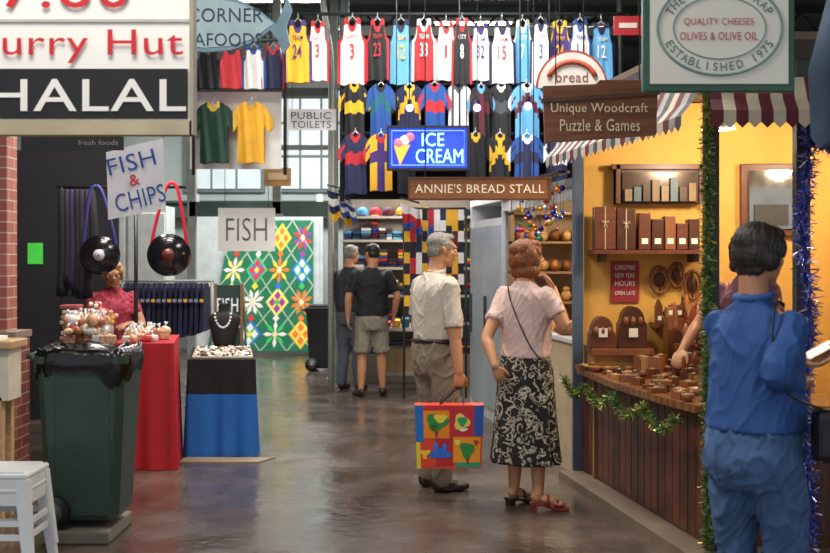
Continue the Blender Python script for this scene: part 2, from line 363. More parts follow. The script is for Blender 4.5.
# ================================================================ REAR AREA
mb=MB(); D=18.6
base=M('#1a7550',.7,emit=.04);  # faint emission in the quilt colours brightens the cloth
def wq(u,v):
    l=W(207,350,D); r=W(313,350,D); t=W(207,219,D)
    x0=l.x+.42*max(0,v)*.95; return Vector((x0+(r.x-x0)*u, D, l.z-.02+(t.z-l.z)*v))
mb.slab([(wq(0,0).x,wq(0,0).z),(wq(1,0).x,wq(1,0).z),(wq(1,1).x,wq(1,1).z),(wq(0,1).x,wq(0,1).z)],D,D+.05,base)
qc=['#e03a3a','#f8d040','#f4ece0','#3078d0','#f0802a','#48c060','#9a3a9a','#f8e070']
def dia(cu,cv,ru,rv,h,y):
    cl=lambda a:max(0.005,min(.995,a))
    p=[wq(cl(cu-ru),cv),wq(cu,cl(cv-rv)),wq(cl(cu+ru),cv),wq(cu,cl(cv+rv))]
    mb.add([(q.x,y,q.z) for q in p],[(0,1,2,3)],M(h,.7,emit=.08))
for i in range(-4,9):
    for sg in (1,-1):
        a0=i*.25
        pts=[]
        for k in range(21):
            v=k/20; u=a0+sg*v*1.0
            if 0<=u<=1: pts.append(wq(u,v))
        if len(pts)>1:
            vs=[]
            for q in pts: vs+=[(q.x-.012,D-.002,q.z),(q.x+.012,D-.002,q.z)]
            mb.add(vs,[(2*k,2*k+1,2*k+3,2*k+2) for k in range(len(pts)-1)],M('#b8c8a8',.7))
for i in range(4):
    for j in range(4):
        cu=.13+i*.25; cv=.13+j*.245
        if (i+j)%2: 
            dia(cu,cv,.12,.115,qc[(i*3+j)%8],D-.004); dia(cu,cv,.095,.09,qc[(i+j*3+4)%8],D-.005)
            for (a,b) in((-.05,0),(.05,0),(0,.05),(0,-.05)): dia(cu+a,cv+b,.035,.035,qc[(i+j*3+1)%8],D-.007)
            dia(cu,cv,.028,.028,qc[(i*5+j+2)%8],D-.009)
        else:
            h=qc[(i*5+j*2+3)%8]
            for k in range(8):
                a=k*pi/4+.39*(j%2); cl=lambda a:max(0.005,min(.995,a))
                p=[wq(cu,cv),wq(cl(cu+.08*cos(a-.25)),cv+.07*sin(a-.25)),wq(cl(cu+.12*cos(a)),cv+.105*sin(a)),wq(cl(cu+.08*cos(a+.25)),cv+.07*sin(a+.25))]
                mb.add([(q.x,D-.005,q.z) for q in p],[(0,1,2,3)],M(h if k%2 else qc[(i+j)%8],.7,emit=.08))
            dia(cu,cv,.03,.03,'#f4e4b0',D-.009)
        if j<3: dia(cu,cv+.122,.035,.03,qc[(i*2+j+6)%8],D-.008)
mb.build('patchwork_quilt')
mb=MB(); 
for px in (196,320): a=W(px,350,18.75); mb.box(a.x-.05,a.x+.05,18.7,18.8,0,2.6,M('#c8cac6',.5))
a=W(196,0,18.75).x; b=W(320,0,18.75).x; mb.box(a,b,18.7,18.8,2.22,2.32,M('#c8cac6',.5)); mb.box(a,b,18.66,18.72,0,2.25,M('#bfc4c0',.6)); mb.build('display_frame')
def sign(name,px0,px1,py0,py1,D,board,texts=(),th=.03,frame=None,fw=.03,chains=True,bev=0):
    mb=MB(); a=W(px0,py1,D); c=W(px1,py0,D)
    if frame:
        mb.box(a.x,c.x,D-.012,D+th+.012,a.z,a.z+fw,frame); mb.box(a.x,c.x,D-.012,D+th+.012,c.z-fw,c.z,frame)
        mb.box(a.x,a.x+fw,D-.012,D+th+.012,a.z+fw,c.z-fw,frame); mb.box(c.x-fw,c.x,D-.012,D+th+.012,a.z+fw,c.z-fw,frame)
        mb.box(a.x+fw,c.x-fw,D,D+th,a.z+fw,c.z-fw,board)
    else: mb.box(a.x,c.x,D,D+th,a.z,c.z,board,bev)
    for t in texts: mb.ptext(t[0],t[1],t[2],t[3],t[4],D-.004,t[5],t[6] if len(t)>6 else .02)
    if chains:
        for x in (a.x+(c.x-a.x)*.12,a.x+(c.x-a.x)*.88): mb.cyl((x,D+th/2,c.z),(x,D+th/2,ZC),.004,steel,6)
    return mb
black=M('#141416',.6); white=M('#ecebe6',.6,var=.04)
mb=sign('x',218,275,208,251,14.0,M('#f4f2ec',.8,var=.03,emit=.06),[('FISH',226,267,218,241,M('#6a6d73',.8),-.008)],th=.01); mb.build('paper_fish_sign')  # faint emission put into the paper to lighten it
mb=MB(); a=W(214,347,17.6); c=W(243,285,17.6)
mb.box(a.x,c.x,17.6,17.63,0.12,c.z,M('#23332c',.8)); mb.ptext('FISH',217,238,298,312,17.59,white,0); mb.ptext('+ V C',219,240,316,328,17.59,white,0)
mb.box(a.x,a.x+.04,17.58,17.65,0,c.z+.02,M('#7a5a3a')); mb.box(c.x-.04,c.x,17.58,17.65,0,c.z+.02,M('#7a5a3a')); mb.cyl((a.x,17.95,0),(a.x,17.63,c.z),.015,M('#7a5a3a'),6); mb.cyl((c.x,17.95,0),(c.x,17.63,c.z),.015,M('#7a5a3a'),6)
mb.build('chalkboard_sign')
mb=MB(); 
for px,D,zb in ((334,14.8,0),(277,14.2,2.08),(192,14.2,0)):
    x=W(px,0,D).x; mb.box(x-.05,x+.05,D-.05,D+.05,zb,ZC,greypost); mb.box(x-.09,x+.09,D-.09,D+.09,zb,zb+.03,greypost)
x0=W(190,0,14.2).x; x1=W(336,0,14.2).x
mb.box(x0,x1,14.15,14.3,2.08,2.26,greenst); mb.box(x0,x1,14.1,14.35,3.55,3.65,steel)
mb.box(x0,x1,14.2,14.24,2.9,2.96,greypost)
mb.build('steel_post_frame')
mb=MB(); pts=cr([W(322,-5,13.6),W(327,30,13.6),W(331,60,13.65),W(331,120,13.65),W(331,200,13.65)],6)+[(W(331,0,13.65).x,13.65,0)]; mb.tube(pts,.035,M('#a8aca8',.5),8); mb.build('drain_pipe')
mb=sign('x',190,281,92,169,13.2,M('#e4e4de',.6,var=.05),th=.03); mb.build('display_panel')
def garment(name,cx,D,ztop,w,h,body,trim,num=None,numc=None,kind='tank',stripe=None,yaw=0,hang=True,zhang=None):
    mb=MB()
    if kind=='tank': prof=[(0,0,.86),(.08,0,.88),(.14,0,.95),(.16,0,1.0),(.29,0,.985),(.30,0,.86),(.34,0,.75),(.40,0,.69),(.46,0,.665),(.5,0,.66)]
    else: prof=[(0,0,.92),(.08,0,.94),(.13,0,1.0),(.22,0,.985),(.33,0,.95),(.38,0,.93),(.385,.60,.93),(.46,.55,.88),(.54,.50,.80),(.62,.56,.72),(.645,.60,.68)]
    full=[(-u,b,t) for u,b,t in prof[::-1]][:-1]+prof
    cols=[full[0]]
    for a,b in zip(full,full[1:]):
        n=max(1,int((b[0]-a[0])/.045))
        for k in range(1,n+1): t=k/n; cols.append(tuple(a[i]+(b[i]-a[i])*t for i in range(3)))
    ph=random.random()*6; NR=10; tw=random.uniform(-.25,.25); sk=random.uniform(-.03,.03)
    for side in (0,1):
        vs=[]
        for (u,b,t) in cols:
            for j in range(NR+1):
                v=b+(t-b)*j/NR; ww=1+.05*(1-v)
                fy=.022*w*sin(u*17+ph+v*2)*(1.25-v)+.012*w*sin(u*31+ph*2+v*5)+tw*u*w
                y=(-.03-.05*(1-(2*u)**2 if abs(u)<.5 else 0)*w if side==0 else .03)+fy
                vs.append((cx+u*w*ww+sk*(1-v)*w,D+y,ztop-h+v*h+.012*h*sin(u*12+ph)*(1-v)))
        ft=[];fb=[];fs2=[]
        for i in range(len(cols)-1):
            u=(cols[i][0]+cols[i+1][0])/2
            for j in range(NR):
                a=i*(NR+1)+j; f=(a,a+NR+1,a+NR+2,a+1)
                if side: f=f[::-1]
                edge=(j==NR-1 and abs(u)<.17) or (kind=='tank' and abs(u)>.43) or (kind!='tank' and abs(u)>.56) or (kind=='tank' and j==NR-1)
                if stripe and (not edge) and stripe[1](u,(j+.5)/NR): fs2.append(f)
                else: (ft if edge else fb).append(f)
        mb.add(vs,fb,body,True); mb.add(vs,ft,trim,True)
        if fs2: mb.add(vs,fs2,stripe[0],True)
    if num: 
        nw=.15*len(num)*w; mb.text(num,cx-nw/2-.02*w,cx+nw/2,ztop-h*.62,ztop-h*.40,D-.03-.075*w-.015,numc,.01)
        mb.text('TEAM' if len(num)>1 else 'CITY',cx-.2*w,cx+.2*w,ztop-h*.33,ztop-h*.26,D-.03-.07*w-.015,numc,.01)
    hg=M('#c9c9c9',.3,.6)
    zt=ztop-.03*h
    mb.tube([(cx-.3*w,D,zt-.02),(cx-.1*w,D,zt+.01),(cx,D,zt+.045),(cx+.1*w,D,zt+.01),(cx+.3*w,D,zt-.02)],.007,hg,6)
    zh=max(zhang or 0,zt+.08)
    mb.tube([(cx,D,zt+.045),(cx,D,zh)],.006,hg,6)
    return mb.build(name)
def gpx(name,px0,px1,py0,py1,D,*a,**k):
    A=W(px0,py1,D);B=W(px1,py0,D); wd=(B.x-A.x)/(1.02 if k.get('kind','tank')=='tank' else 1.22)
    return garment(name,(A.x+B.x)/2,D,B.z,wd,B.z-A.z,*a,**k)
gpx('green_t_shirt',192,236,102,163,13.0,M('#123a2a'),M('#c9a53a'),kind='tee')
gpx('yellow_t_shirt',231,272,102,163,13.0,M('#e0a624'),M('#cf9420'),kind='tee')
c_={'w':'#e9e6e2','r':'#b8202a','k':'#13141a','n':'#1a2148','lb':'#5fa8d8','y':'#e8b020','p':'#40246e','m':'#5a1626','b':'#1c4c98','t':'#17606a','g':'#43474e'}
m_={k:M(v,.65,var=.08) for k,v in c_.items()}
row1=[(338,366,'w','r','3','r'),(366,388,'k','r','23','r'),(388,413,'lb','n','12','y'),(412,435,'r','w','33','w'),(434,457,'w','r','1','r'),(452,471,'k','r','8','w'),(469,491,'w','p','32','p'),(489,514,'w','n','15','r'),(512,532,'lb','w','7','w'),(530,550,'w','n','3','b'),(548,570,'p','y','24','y'),(569,590,'w','b','11','b'),(588,613,'lb','n','12','w'),(284,311,'y','p','24','p'),(307,328,'w','r','3','r')]
for i,(a,b,c,t,n,nc) in enumerate(row1):
    gpx('basketball_jersey',a,b+1,20+random.randint(-2,3),83+random.randint(-2,2),12.85-(.07 if i%2 else 0),m_[c],m_[t],n,m_[nc],zhang=W(0,14,12.85).z)
row0=[(195,222,'k','g'),(218,246,'r','k'),(242,266,'w','b'),(262,285,'n','r')]
for (a,b,c,t) in row0: gpx('basketball_jersey',a,b,46,89,12.9,m_[c],m_[t],kind='tank',zhang=W(0,40,12.9).z)
v1=lambda u,v: abs(u)<.12 or abs(v-.6)<.08
v2=lambda u,v: abs(v-.62)<.1
v3=lambda u,v: int((u+1)*12)%3==0
v4=lambda u,v: v>.7-abs(u)*.8 and v<.9-abs(u)*.8
row2=[(339,370,'k','y',v2,'y'),(365,397,'b','k',v4,'t'),(392,427,'n','y',v4,'y'),(419,450,'b','r',v2,'r'),(443,474,'w','g',v3,'g'),(468,494,'k','lb',v1,'m'),(486,516,'k','w',v2,'g'),(509,545,'lb','w',v4,'m'),(541,566,'n','y',v2,'b')]
for i,(a,b,c,t,f,s2) in enumerate(row2): gpx('football_guernsey',a,b,83+i%3,142-2*(i%2),12.8-.06*(i%2),m_[c],m_[t],kind='tee',stripe=(m_[s2],f),zhang=W(0,84,12.8).z)
row3=[(339,372,'n','r',v2,'r'),(364,398,'y','r',v1,'p'),(392,420,'k','w',v2,'r'),(460,491,'k','y',v2,'k'),(484,516,'k','y',v4,'y'),(509,545,'b','w',v1,'n'),(541,572,'n','w',v2,'w')]
for i,(a,b,c,t,f,s2) in enumerate(row3): gpx('football_guernsey',a,b,133+i%3,194-3*(i%2),12.75-.06*(i%2),m_[c],m_[t],kind='tee',stripe=(m_[s2],f),zhang=W(0,134,12.75).z)
mb=MB(); x0=W(283,0,12.9).x; x1=W(625,0,12.9).x
for py in (14,84,134): z=W(0,py,12.87).z; mb.cyl((x0 if py==14 else W(342,0,13).x,12.87,z),(x1,12.87,z),.02,steel,8)
z=W(0,40,12.9).z; mb.cyl((W(193,0,12.9).x,12.9,z),(x0,12.9,z),.02,steel,8)
for x in (W(342,0,12.9).x,x1-.05): mb.cyl((x,12.93,2.2),(x,12.93,ZC),.03,steel,8)
for x in (x0+.02,W(193,0,12.9).x): mb.cyl((x,12.93,2.5),(x,12.93,ZC),.02,steel,8)
mb.build('jersey_hanging_rail')
mb=MB(); mb.box(W(345,0,13.4).x,3.4,13.4,13.44,2.25,4.15,M('#15171b',.95)); mb.box(W(345,0,13.4).x,3.4,13.38,13.46,4.15,4.25,steel)
for x in (W(346,0,13.4).x,3.35): mb.box(x-.03,x+.03,13.46,13.52,2.25,ZC,steel)
mb.build('stall_screen')
mb=sign('x',286,336,109,130,13.3,M('#e8eaea',.5),[('PUBLIC',291,331,112,119,M('#3a4a60'),0),('TOILETS',291,331,121,128,M('#3a4a60'),0)],th=.02); mb.build('public_toilets_sign')
mb=sign('x',264,291,168,186,13.6,M('#a87c48',.6),[],th=.02); mb.box(W(268,0,13.6).x,W(287,0,13.6).x,13.59,13.6,W(0,180,13.6).z,W(0,173,13.6).z,M('#c8b088',.6)); mb.build('small_wooden_sign')
# ice cream sign
mb=MB(); D=12.3; a=W(389,168,D); c=W(467,128,D)
mb.box(a.x,c.x,D,D+.08,a.z,c.z,M('#1038b0',.3,emit=.9,var=.15,vs=2)); 
for (x0,x1,z0,z1) in ((a.x,c.x,a.z-.025,a.z),(a.x,c.x,c.z,c.z+.025),(a.x-.025,a.x,a.z-.025,c.z+.025),(c.x,c.x+.025,a.z-.025,c.z+.025)): mb.box(x0,x1,D-.02,D+.09,z0,z1,black)
cy=M('#7fe6ff',.4,emit=4,var=0)
mb.ptext('ICE',422,444,133,146,D-.015,cy,-.005); mb.ptext('CREAM',416,463,149,163,D-.015,cy,-.005)
nb=M('#4a6aff',.4,emit=4,var=0); mb.tube([(a.x+.03,D-.012,a.z+.03),(c.x-.03,D-.012,a.z+.03),(c.x-.03,D-.012,c.z-.03),(a.x+.03,D-.012,c.z-.03),(a.x+.03,D-.012,a.z+.03)],.006,nb,6)
o=M('#ff8a2a',.4,emit=2.2,var=.03); p=[W(394,146,D-.01),W(400,165,D-.01),W(410,145,D-.01)]
mb.slab([(p[0].x,p[0].z),(p[1].x,p[1].z),(p[2].x,p[2].z)],D-.02,D,o)
for q,(px,py,r) in enumerate(((399,143,.05),(405,140,.05),(410,137,.045))): mb.ell(W(px,py,D-.01),(r,.02,r),M('#ffd2c0',.4,emit=1.6,var=0) if q%2 else M('#ff5a6a',.4,emit=1.6,var=0))
for x in (a.x+.08,c.x-.08): mb.cyl((x,D+.03,c.z),(x,D+.03,ZC),.006,steel,6)
mb.build('ice_cream_neon_sign')
# merch under jerseys
mb=MB(); D=15.0; x0=W(343,0,D).x; x1=W(480,0,D).x
mb.box(x0,x1,D,D+.05,.0,2.35,M('#9a938a',.8))
for zz in (.75,1.1,1.45,1.8,2.1): mb.box(x0,x1,D-.4,D,zz-.03,zz,M('#c8c2b6',.6))
cols=list(m_.values())
for zz in (.35,.75,1.1,1.45,1.8):
    x=x0+.04
    while x<x1-.12:
        w=random.uniform(.08,.17); n=random.randint(3,6)
        for k in range(n): mb.box(x,x+w-.012,D-.36+random.uniform(0,.04),D-.06,zz+k*.038,zz+k*.038+.034,random.choice(cols),.008)
        x+=w
mb.box(x0,x1,D-.4,D,0,.35,M('#8a8378',.7))
for i in range(10):
    x=x0+.1+i*.165; mb.ell((x,D-.25,2.14),(.075,.09,.08),random.choice(cols)); mb.box(x-.05,x+.05,D-.42,D-.3,2.1,2.112,random.choice(cols))
mb.build('merchandise_shelf')
mb=MB(); D=12.9
mb.cyl((W(404,0,D).x,D,2.12),(W(466,0,D).x,D,2.12),.014,steel,8)
for i,px in enumerate(range(407,466,6)):
    x=W(px,0,D).x; ln=random.uniform(.8,1.35); a_,b_=[('k','y'),('r','k'),('n','w'),('y','k'),('b','r'),('k','w'),('w','n'),('k','y'),('m','y'),('k','w')][i%10]
    for k in range(int(ln/.06)): mb.box(x-.032,x+.032,D-.02,D+.02,2.11-(k+1)*.06,2.11-k*.06,m_[a_ if (k//(2+i%3))%2 else b_])
for px in (404,466): x=W(px,0,D).x; mb.cyl((x,D,0),(x,D,2.12),.014,steel,8)
mb.build('team_scarf_rack')
def flag(px,py,D,s,cols,name='team_flag'):
    mb=MB(); a=W(px,py,D); 
    mb.cyl((a.x,D,a.z+.06),(a.x+.35*s,D,a.z+.0),.01,steel,6) 
    n=10; vs=[];
    for i in range(n+1):
        for j in range(9): vs.append((a.x+.35*s*i/n+.04*j/8,D+.03*sin(i*1.3+j*.4),a.z-.008*i-.42*s*j/8*(1+.15*sin(i))))
    for j in range(8): mb.add(vs,[(i*9+j,(i+1)*9+j,(i+1)*9+j+1,i*9+j+1) for i in range(n)],m_[cols[j*len(cols)//8]],True)
    mb.cyl((a.x+.17*s,D,a.z+.03),(a.x+.17*s,D,ZC),.005,steel,6)
    return mb.build(name)
flag(327,190,13.25,.75,['n','w','n','y']); flag(338,196,13.1,.5,['w','b','w','b']); flag(400,203,12.6,.6,['w','r','b'])
mb=MB(); D=13.35; x0=W(380,0,D).x; x1=W(430,0,D).x
mb.box(x0,x1,D,D+.7,.72,.76,M('#bfb9ae',.5)); 
for x in (x0+.04,x1-.04):
    for y in (D+.04,D+.66): mb.cyl((x,y,0),(x,y,.72),.018,greypost,8)
for i in range(5): mb.box(x0+.03+i*.11,x0+.12+i*.11,D+.05,D+.5,.76,.82+.02*(i%3),cols[(i*4+1)%len(cols)],.01)
mb.box(x0+.03,x1-.03,D+.06,D+.6,.2,.24,M('#8a8378')); mb.box(x0+.06,x0+.4,D+.08,D+.4,.24,.52,M('#8a7450',.8)); mb.build('folding_table')
def wheelie(name,cx,y0,z0,w,d,h,mat,lidmat,wheelside=-1,bag=False):
    mb=MB(); b=.80
    def ring(z,k): hw=w/2*k; hd=d/2*k; c=.04; return [(-hw+c,-hd),(hw-c,-hd),(hw,-hd+c),(hw,hd-c),(hw-c,hd),(-hw+c,hd),(-hw,hd-c),(-hw,-hd+c)]
    cy=y0+d/2; prof=[(.04,b*.9),(.07,b),(.5,.9),(.86,.975),(.865,1.03),(.9,1.03)]
    vs=[]
    for zf,k in prof:
        for p in ring(0,k): vs.append((cx+p[0],cy+p[1],z0+h*zf))
    n=8; fs=[(i*n+k,i*n+(k+1)%n,(i+1)*n+(k+1)%n,(i+1)*n+k) for i in range(len(prof)-1) for k in range(n)]+[tuple(range(n))[::-1],tuple((len(prof)-1)*n+k for k in range(n))]
    mb.add(vs,fs,mat)
    for t in (-.3,.3): mb.hexa([(cx+t*w-.012,cy-d/2*.82-.002,z0+h*.1),(cx+t*w+.012,cy-d/2*.82-.002,z0+h*.1),(cx+t*w+.012,cy-d/2*.7,z0+h*.1),(cx+t*w-.012,cy-d/2*.7,z0+h*.1),(cx+t*w-.012,cy-d/2*.985,z0+h*.84),(cx+t*w+.012,cy-d/2*.985,z0+h*.84),(cx+t*w+.012,cy-d/2*.8,z0+h*.84),(cx+t*w-.012,cy-d/2*.8,z0+h*.84)],mat)
    hx=cx+wheelside*(w/2*1.03+.03); mb.cyl((hx,cy-d*.4,z0+h*.9),(hx,cy+d*.4,z0+h*.9),.018,mat,10)
    for yy in (cy-d*.38,cy+d*.38): mb.cyl((hx,yy,z0+h*.9),(cx+wheelside*w*.47,yy,z0+h*.87),.015,mat,8)
    wx=cx+wheelside*w*.30; r=.092
    for yy in (cy-d*.5-.0,cy+d*.42):
        mb.cyl((wx,yy,z0+r),(wx,yy+.05,z0+r),r,M('#0e0e12',.6),24); mb.cyl((wx,yy-.006,z0+r),(wx,yy+.01,z0+r),r*.62,M('#4c504e',.5),20); mb.cyl((wx,yy-.012,z0+r),(wx,yy,z0+r),r*.2,M('#9a9a98',.4),12)
    mb.cyl((wx,cy-d*.5,z0+r),(wx,cy+d*.45,z0+r),.014,steel,8)
    if not bag:
        mb.box(cx-w*.53,cx+w*.53,cy-d*.54,cy+d*.54,z0+h*.9,z0+h*.94,lidmat,.01); mb.box(cx-w*.42,cx+w*.42,cy-d*.44,cy+d*.44,z0+h*.93,z0+h*.975,lidmat,.015)
    else:
        N=72; lv=[];P=[(1.0,.78,1.02),(.2,.82,1.075),(.6,.865,1.09),(1,.905,1.075),(1,.94,1.03),(1,.925,.9),(1,.90,.6)]
        for q,(am,zf,k) in enumerate(P):
            for i in range(N):
                t=2*pi*i/N; c=cos(t); s_=sin(t); u=abs(c)**.45*(1 if c>0 else -1); v=abs(s_)**.45*(1 if s_>0 else -1)
                nz=noise.noise(Vector((c*6,s_*6,q*.6))); kk=k+.04*nz+.012*sin(t*23+q)
                lv.append((cx+w/2*kk*u,cy+d/2*kk*v,z0+h*(zf+.03*noise.noise(Vector((c*5+9,s_*5,q*.5)))+((.035*sin(t*3+1)+.02*sin(t*7)) if q<2 else 0))))
        fs=[(i*N+k,i*N+(k+1)%N,(i+1)*N+(k+1)%N,(i+1)*N+k) for i in range(len(P)-1) for k in range(N)]+[tuple((len(P)-1)*N+k for k in range(N))]
        mb.add(lv,fs,lidmat,True)
    return mb.build(name)
wheelie('wheelie_bin',W(322,0,16.1).x,15.9,0,.42,.45,.94,M('#1c2022',.5),M('#15181a',.5))
# ================================================================ LEFT STALLS
mb=MB(); kb=M('#6e6a62',.8,bump=.2); mb.box(-2.05,-1.68,6.32,6.85,0,.075,kb,.012); mb.build('concrete_plinth')
wheelie('wheelie_bin',-1.845,6.33,.077,.50,.46,1.06,M('#2b4036',.4,bump=.15),M('#0d0e10',.25,bump=.5,bs=18),bag=True)
brk=mat_brick('#8a483a','#74382e','#a0907e',4); brk2=mat_brick('#a8665c','#94524c','#b8a898',4)
mb=MB(); mb.box(-3.6,-3.01,8.5,8.72,1.0,ZC,brk2); mb.box(-3.65,-2.93,8.45,8.77,0,1.0,brk); mb.box(-3.67,-2.92,8.43,8.79,.98,1.03,M('#8a7a6a',.8)); mb.build('brick_pillar')
mb=MB(); wd=M('#b89870',.5,stretch=(1,8,8)); crm=M('#d0c9b6',.6)
mb.box(-3.4,-2.4,6.85,7.15,1.03,1.08,wd,.008); mb.box(-3.36,-2.43,6.89,7.11,.72,1.03,crm)
for x in (-3.3,-2.5):
    for y in (6.92,7.08): mb.box(x-.03,x+.03,y-.03,y+.03,0,.74,wd)
mb.box(-3.2,-2.5,6.9,7.08,1.08,1.1,white); mb.build('serving_counter')
mb=MB(); wp=M('#e2e6ea',.35,var=.03); cx,cy=-2.10,5.9
for k in (0,1):
    dz=.07*k; h=.40+dz
    mb.box(cx-.175,cx+.175,cy-.175,cy+.175,h,h+.03,wp,.012); mb.box(cx-.15,cx+.15,cy-.15,cy+.15,h+.025,h+.04,wp,.007)
    for s_ in (-1,1):
        mb.box(cx-.17,cx+.17,cy+s_*.165-.006,cy+s_*.165+.006,h-.06,h+.01,wp,.004); mb.box(cx+s_*.165-.006,cx+s_*.165+.006,cy-.17,cy+.17,h-.06,h+.01,wp,.004)
    for sx_ in (-1,1):
        for sy_ in (-1,1):
            z0=0 if k==0 else .07; a=Vector((cx+sx_*.145,cy+sy_*.145,h)); b=Vector((cx+sx_*.19,cy+sy_*.19,z0))
            w=.03
            mb.hexa([(b.x-w*.7,b.y-w*.7,z0),(b.x+w*.7,b.y-w*.7,z0),(b.x+w*.7,b.y+w*.7,z0),(b.x-w*.7,b.y+w*.7,z0),(a.x-w,a.y-w,h),(a.x+w,a.y-w,h),(a.x+w,a.y+w,h),(a.x-w,a.y+w,h)],wp)
    for s_ in (-1,1): mb.box(cx-.16,cx+.16,cy+s_*.172-.006,cy+s_*.172+.006,.17+dz,.2+dz,wp); mb.box(cx+s_*.172-.006,cx+s_*.172+.006,cy-.16,cy+.16,.17+dz,.2+dz,wp)
mb.build('stacking_stool')
SH=-.16
def cloth_table(name,x0,x1,y0,y1,h,mats,drop=0.0,seg=60):
    mb=MB(); per=[]
    nx=int((x1-x0)/.02); ny=int((y1-y0)/.04)
    for i in range(nx): per.append((x0+(x1-x0)*i/nx,y0,0,-1))
    for i in range(ny): per.append((x1,y0+(y1-y0)*i/ny,1,0))
    for i in range(nx): per.append((x1-(x1-x0)*i/nx,y1,0,1))
    for i in range(ny): per.append((x0,y1-(y1-y0)*i/ny,-1,0))
    N=len(per); rows=[(1,0)]+[(1-k/14*(1-drop),k/14) for k in range(1,15)]
    sx=lambda x,y:x+SH*(y-y0)
    for r in range(len(rows)-1):
        z=(rows[r][0]+rows[r+1][0])/2; mt=[m for f,m in mats if z<=f][-1]
        vs=[]
        for rr in (r,r+1):
            zf,k=rows[rr]
            for (x,y,ax,ay) in per:
                a=.02*k*(1+sin((x+y)*26+2*noise.noise(Vector((x*3,y*3,0)))*3))
                vs.append((sx(x,y)+ax*a,y+ay*a,max(.004,h*zf)))
        mb.add(vs,[(i,N+i,N+(i+1)%N,(i+1)%N) for i in range(N)],mt,True)
    mb.add([(sx(x0,y0),y0,h),(sx(x1,y0),y0,h),(sx(x1,y1),y1,h),(sx(x0,y1),y1,h)],[(0,1,2,3)],[m for f,m in mats if f>=1][-1])
    return mb
redc=M('#b01220',.7,bump=.2,bs=30); blkc=M('#101015',.8); bluc=M('#1560b0',.7,var=.06)
mb=cloth_table('t',-2.22,-1.79,8.55,9.5,.94,[(1,redc)]); mb.build('red_cloth_table')
mb=cloth_table('t',-2.82,-2.30,8.85,9.5,.9,[(1,M('#22222a',.8))]); mb.build('goods_table')
mb=cloth_table('t',-1.80,-1.26,9.12,10.35,.77,[(1,blkc),(.62,bluc)]); mb.build('jewellery_table')
mb=MB(); mb.prism([(-1.82,8.85),(-1.2,8.85),(-1.1,9.06),(-1.8,9.06)],.001,.008,M('#8a7a66',.8)); mb.build('floor_mat')
mb=MB(); z=.775
mb.prism([(-1.77,9.17),(-1.29,9.17),(-1.29+SH*.95,10.12),(-1.77+SH*.95,10.12)],z,z+.015,M('#c8bfb0',.7))
for k in range(340):
    y=random.uniform(9.2,10.08); x=random.uniform(-1.75,-1.31)+SH*(y-9.17); r=random.uniform(.008,.022)
    mb.ell((x,y,z+.02),(r,r,r*.8),M(random.choice(['#d8c79a','#c9c9c9','#8a5a3a','#f0e6d6','#5a3a30','#b0b4b8','#2a2a30']),.3,.2),nu=8,nv=5)
mb.build('jewellery_tray')
mb=MB(); cx,cy=-1.69,10.22; bm_=M('#101014',.7)
q=cr([(.79,.09,.06),(.82,.10,.07),(.92,.12,.08),(1.02,.14,.075),(1.07,.12,.06),(1.10,.055,.045),(1.17,.045,.045)],4); n=24; vs=[]
for (zz,rx,ry) in q:
    for k in range(n): vs.append((cx+rx*cos(2*pi*k/n),cy+ry*sin(2*pi*k/n),zz))
mb.add(vs,[(i*n+k,i*n+(k+1)%n,(i+1)*n+(k+1)%n,(i+1)*n+k) for i in range(len(q)-1) for k in range(n)]+[tuple(range(n))[::-1],tuple((len(q)-1)*n+k for k in range(n))],bm_,True)
mb.lathe([(.09,.77),(.09,.79),(.05,.8)],(cx,cy,0),bm_,20)
for t in [pi*k/12 for k in range(13)]: mb.ell((cx+.07*cos(t),cy-.075,1.08-.12*sin(t)),.011,M('#e8e8e8',.3),nu=8,nv=6)
mb.build('necklace_bust')
snk=['#d9c3a4','#c99f7c','#b8705a','#e0d4c0','#9a5c40','#efe6da','#c9a888','#e6e2dc','#d89a7a','#c04a44']
def snackbags(name,x0,x1,y0,y1,z,n,layers=2):
    mb=MB()
    for k in range(n):
        ly=k%layers; y=random.uniform(y0,y1); x=random.uniform(x0+.03*ly,x1-.03*ly)+SH*(y-y0); h=random.uniform(.05,.1); w=random.uniform(.035,.06); zz=z+.07*ly
        m=M(random.choice(snk),.22,var=.5,vs=70)
        R=Matrix.Rotation(random.uniform(-.5,.5),3,'Y')@Matrix.Rotation(random.random()*3,3,'Z')
        if k%3==0: mb.box(x-w,x+w,y-w*.7,y+w*.7,zz,zz+h*.8,m,.012)
        else: mb.ell((x,y,zz+h*.5),(w,w*.75,h*.52),m,R,10,7); mb.lathe([(w*.15,0),(w*.1,.015),(w*.32,.04)],(x,y,zz+h*.92),M('#dfe0e2',.2),8,R)
    return mb.build(name)
snackbags('bagged_sweets',-2.76,-2.36,8.9,9.45,.9,80,3)
snackbags('bagged_sweets',-2.18,-1.9,8.62,9.4,.94,46,1)
mb=MB()
for k in range(7):
    z=.905+.042*k; mb.box(-2.87+.01*(k%3),-2.72-.008*(k%2),9.3,9.47,z,z+.036,M(['#b88a7c','#d0c6bc','#9a4a4a','#c0ae88'][k%4],.5),.01)
mb.build('stack_of_packets')
mb=MB()
for (x,y,hh) in ((-2.6,9.47,.3),(-2.52,9.44,.24)):
    mb.lathe([(.03,0),(.05,.02),(.055,.1),(.04,.14)],(x,y,.9),M('#b8b0a0',.4),14)
    for k in range(26): 
        a=random.random()*6.28; r=random.uniform(.0,.09); mb.ell((x+r*cos(a),y+r*sin(a)*.6,.9+hh*random.uniform(.5,1)),.02,M(random.choice(['#d8a090','#e8d8c8','#b84a50','#5a7a3a','#e0b040']),.6),nu=7,nv=5); 
mb.build('flower_vase')
mb=MB(); D=11.2; mb.box(W(-15,0,D).x,W(118,0,D).x,D,D+.05,0,W(0,150,D).z,M('#202127',.9))
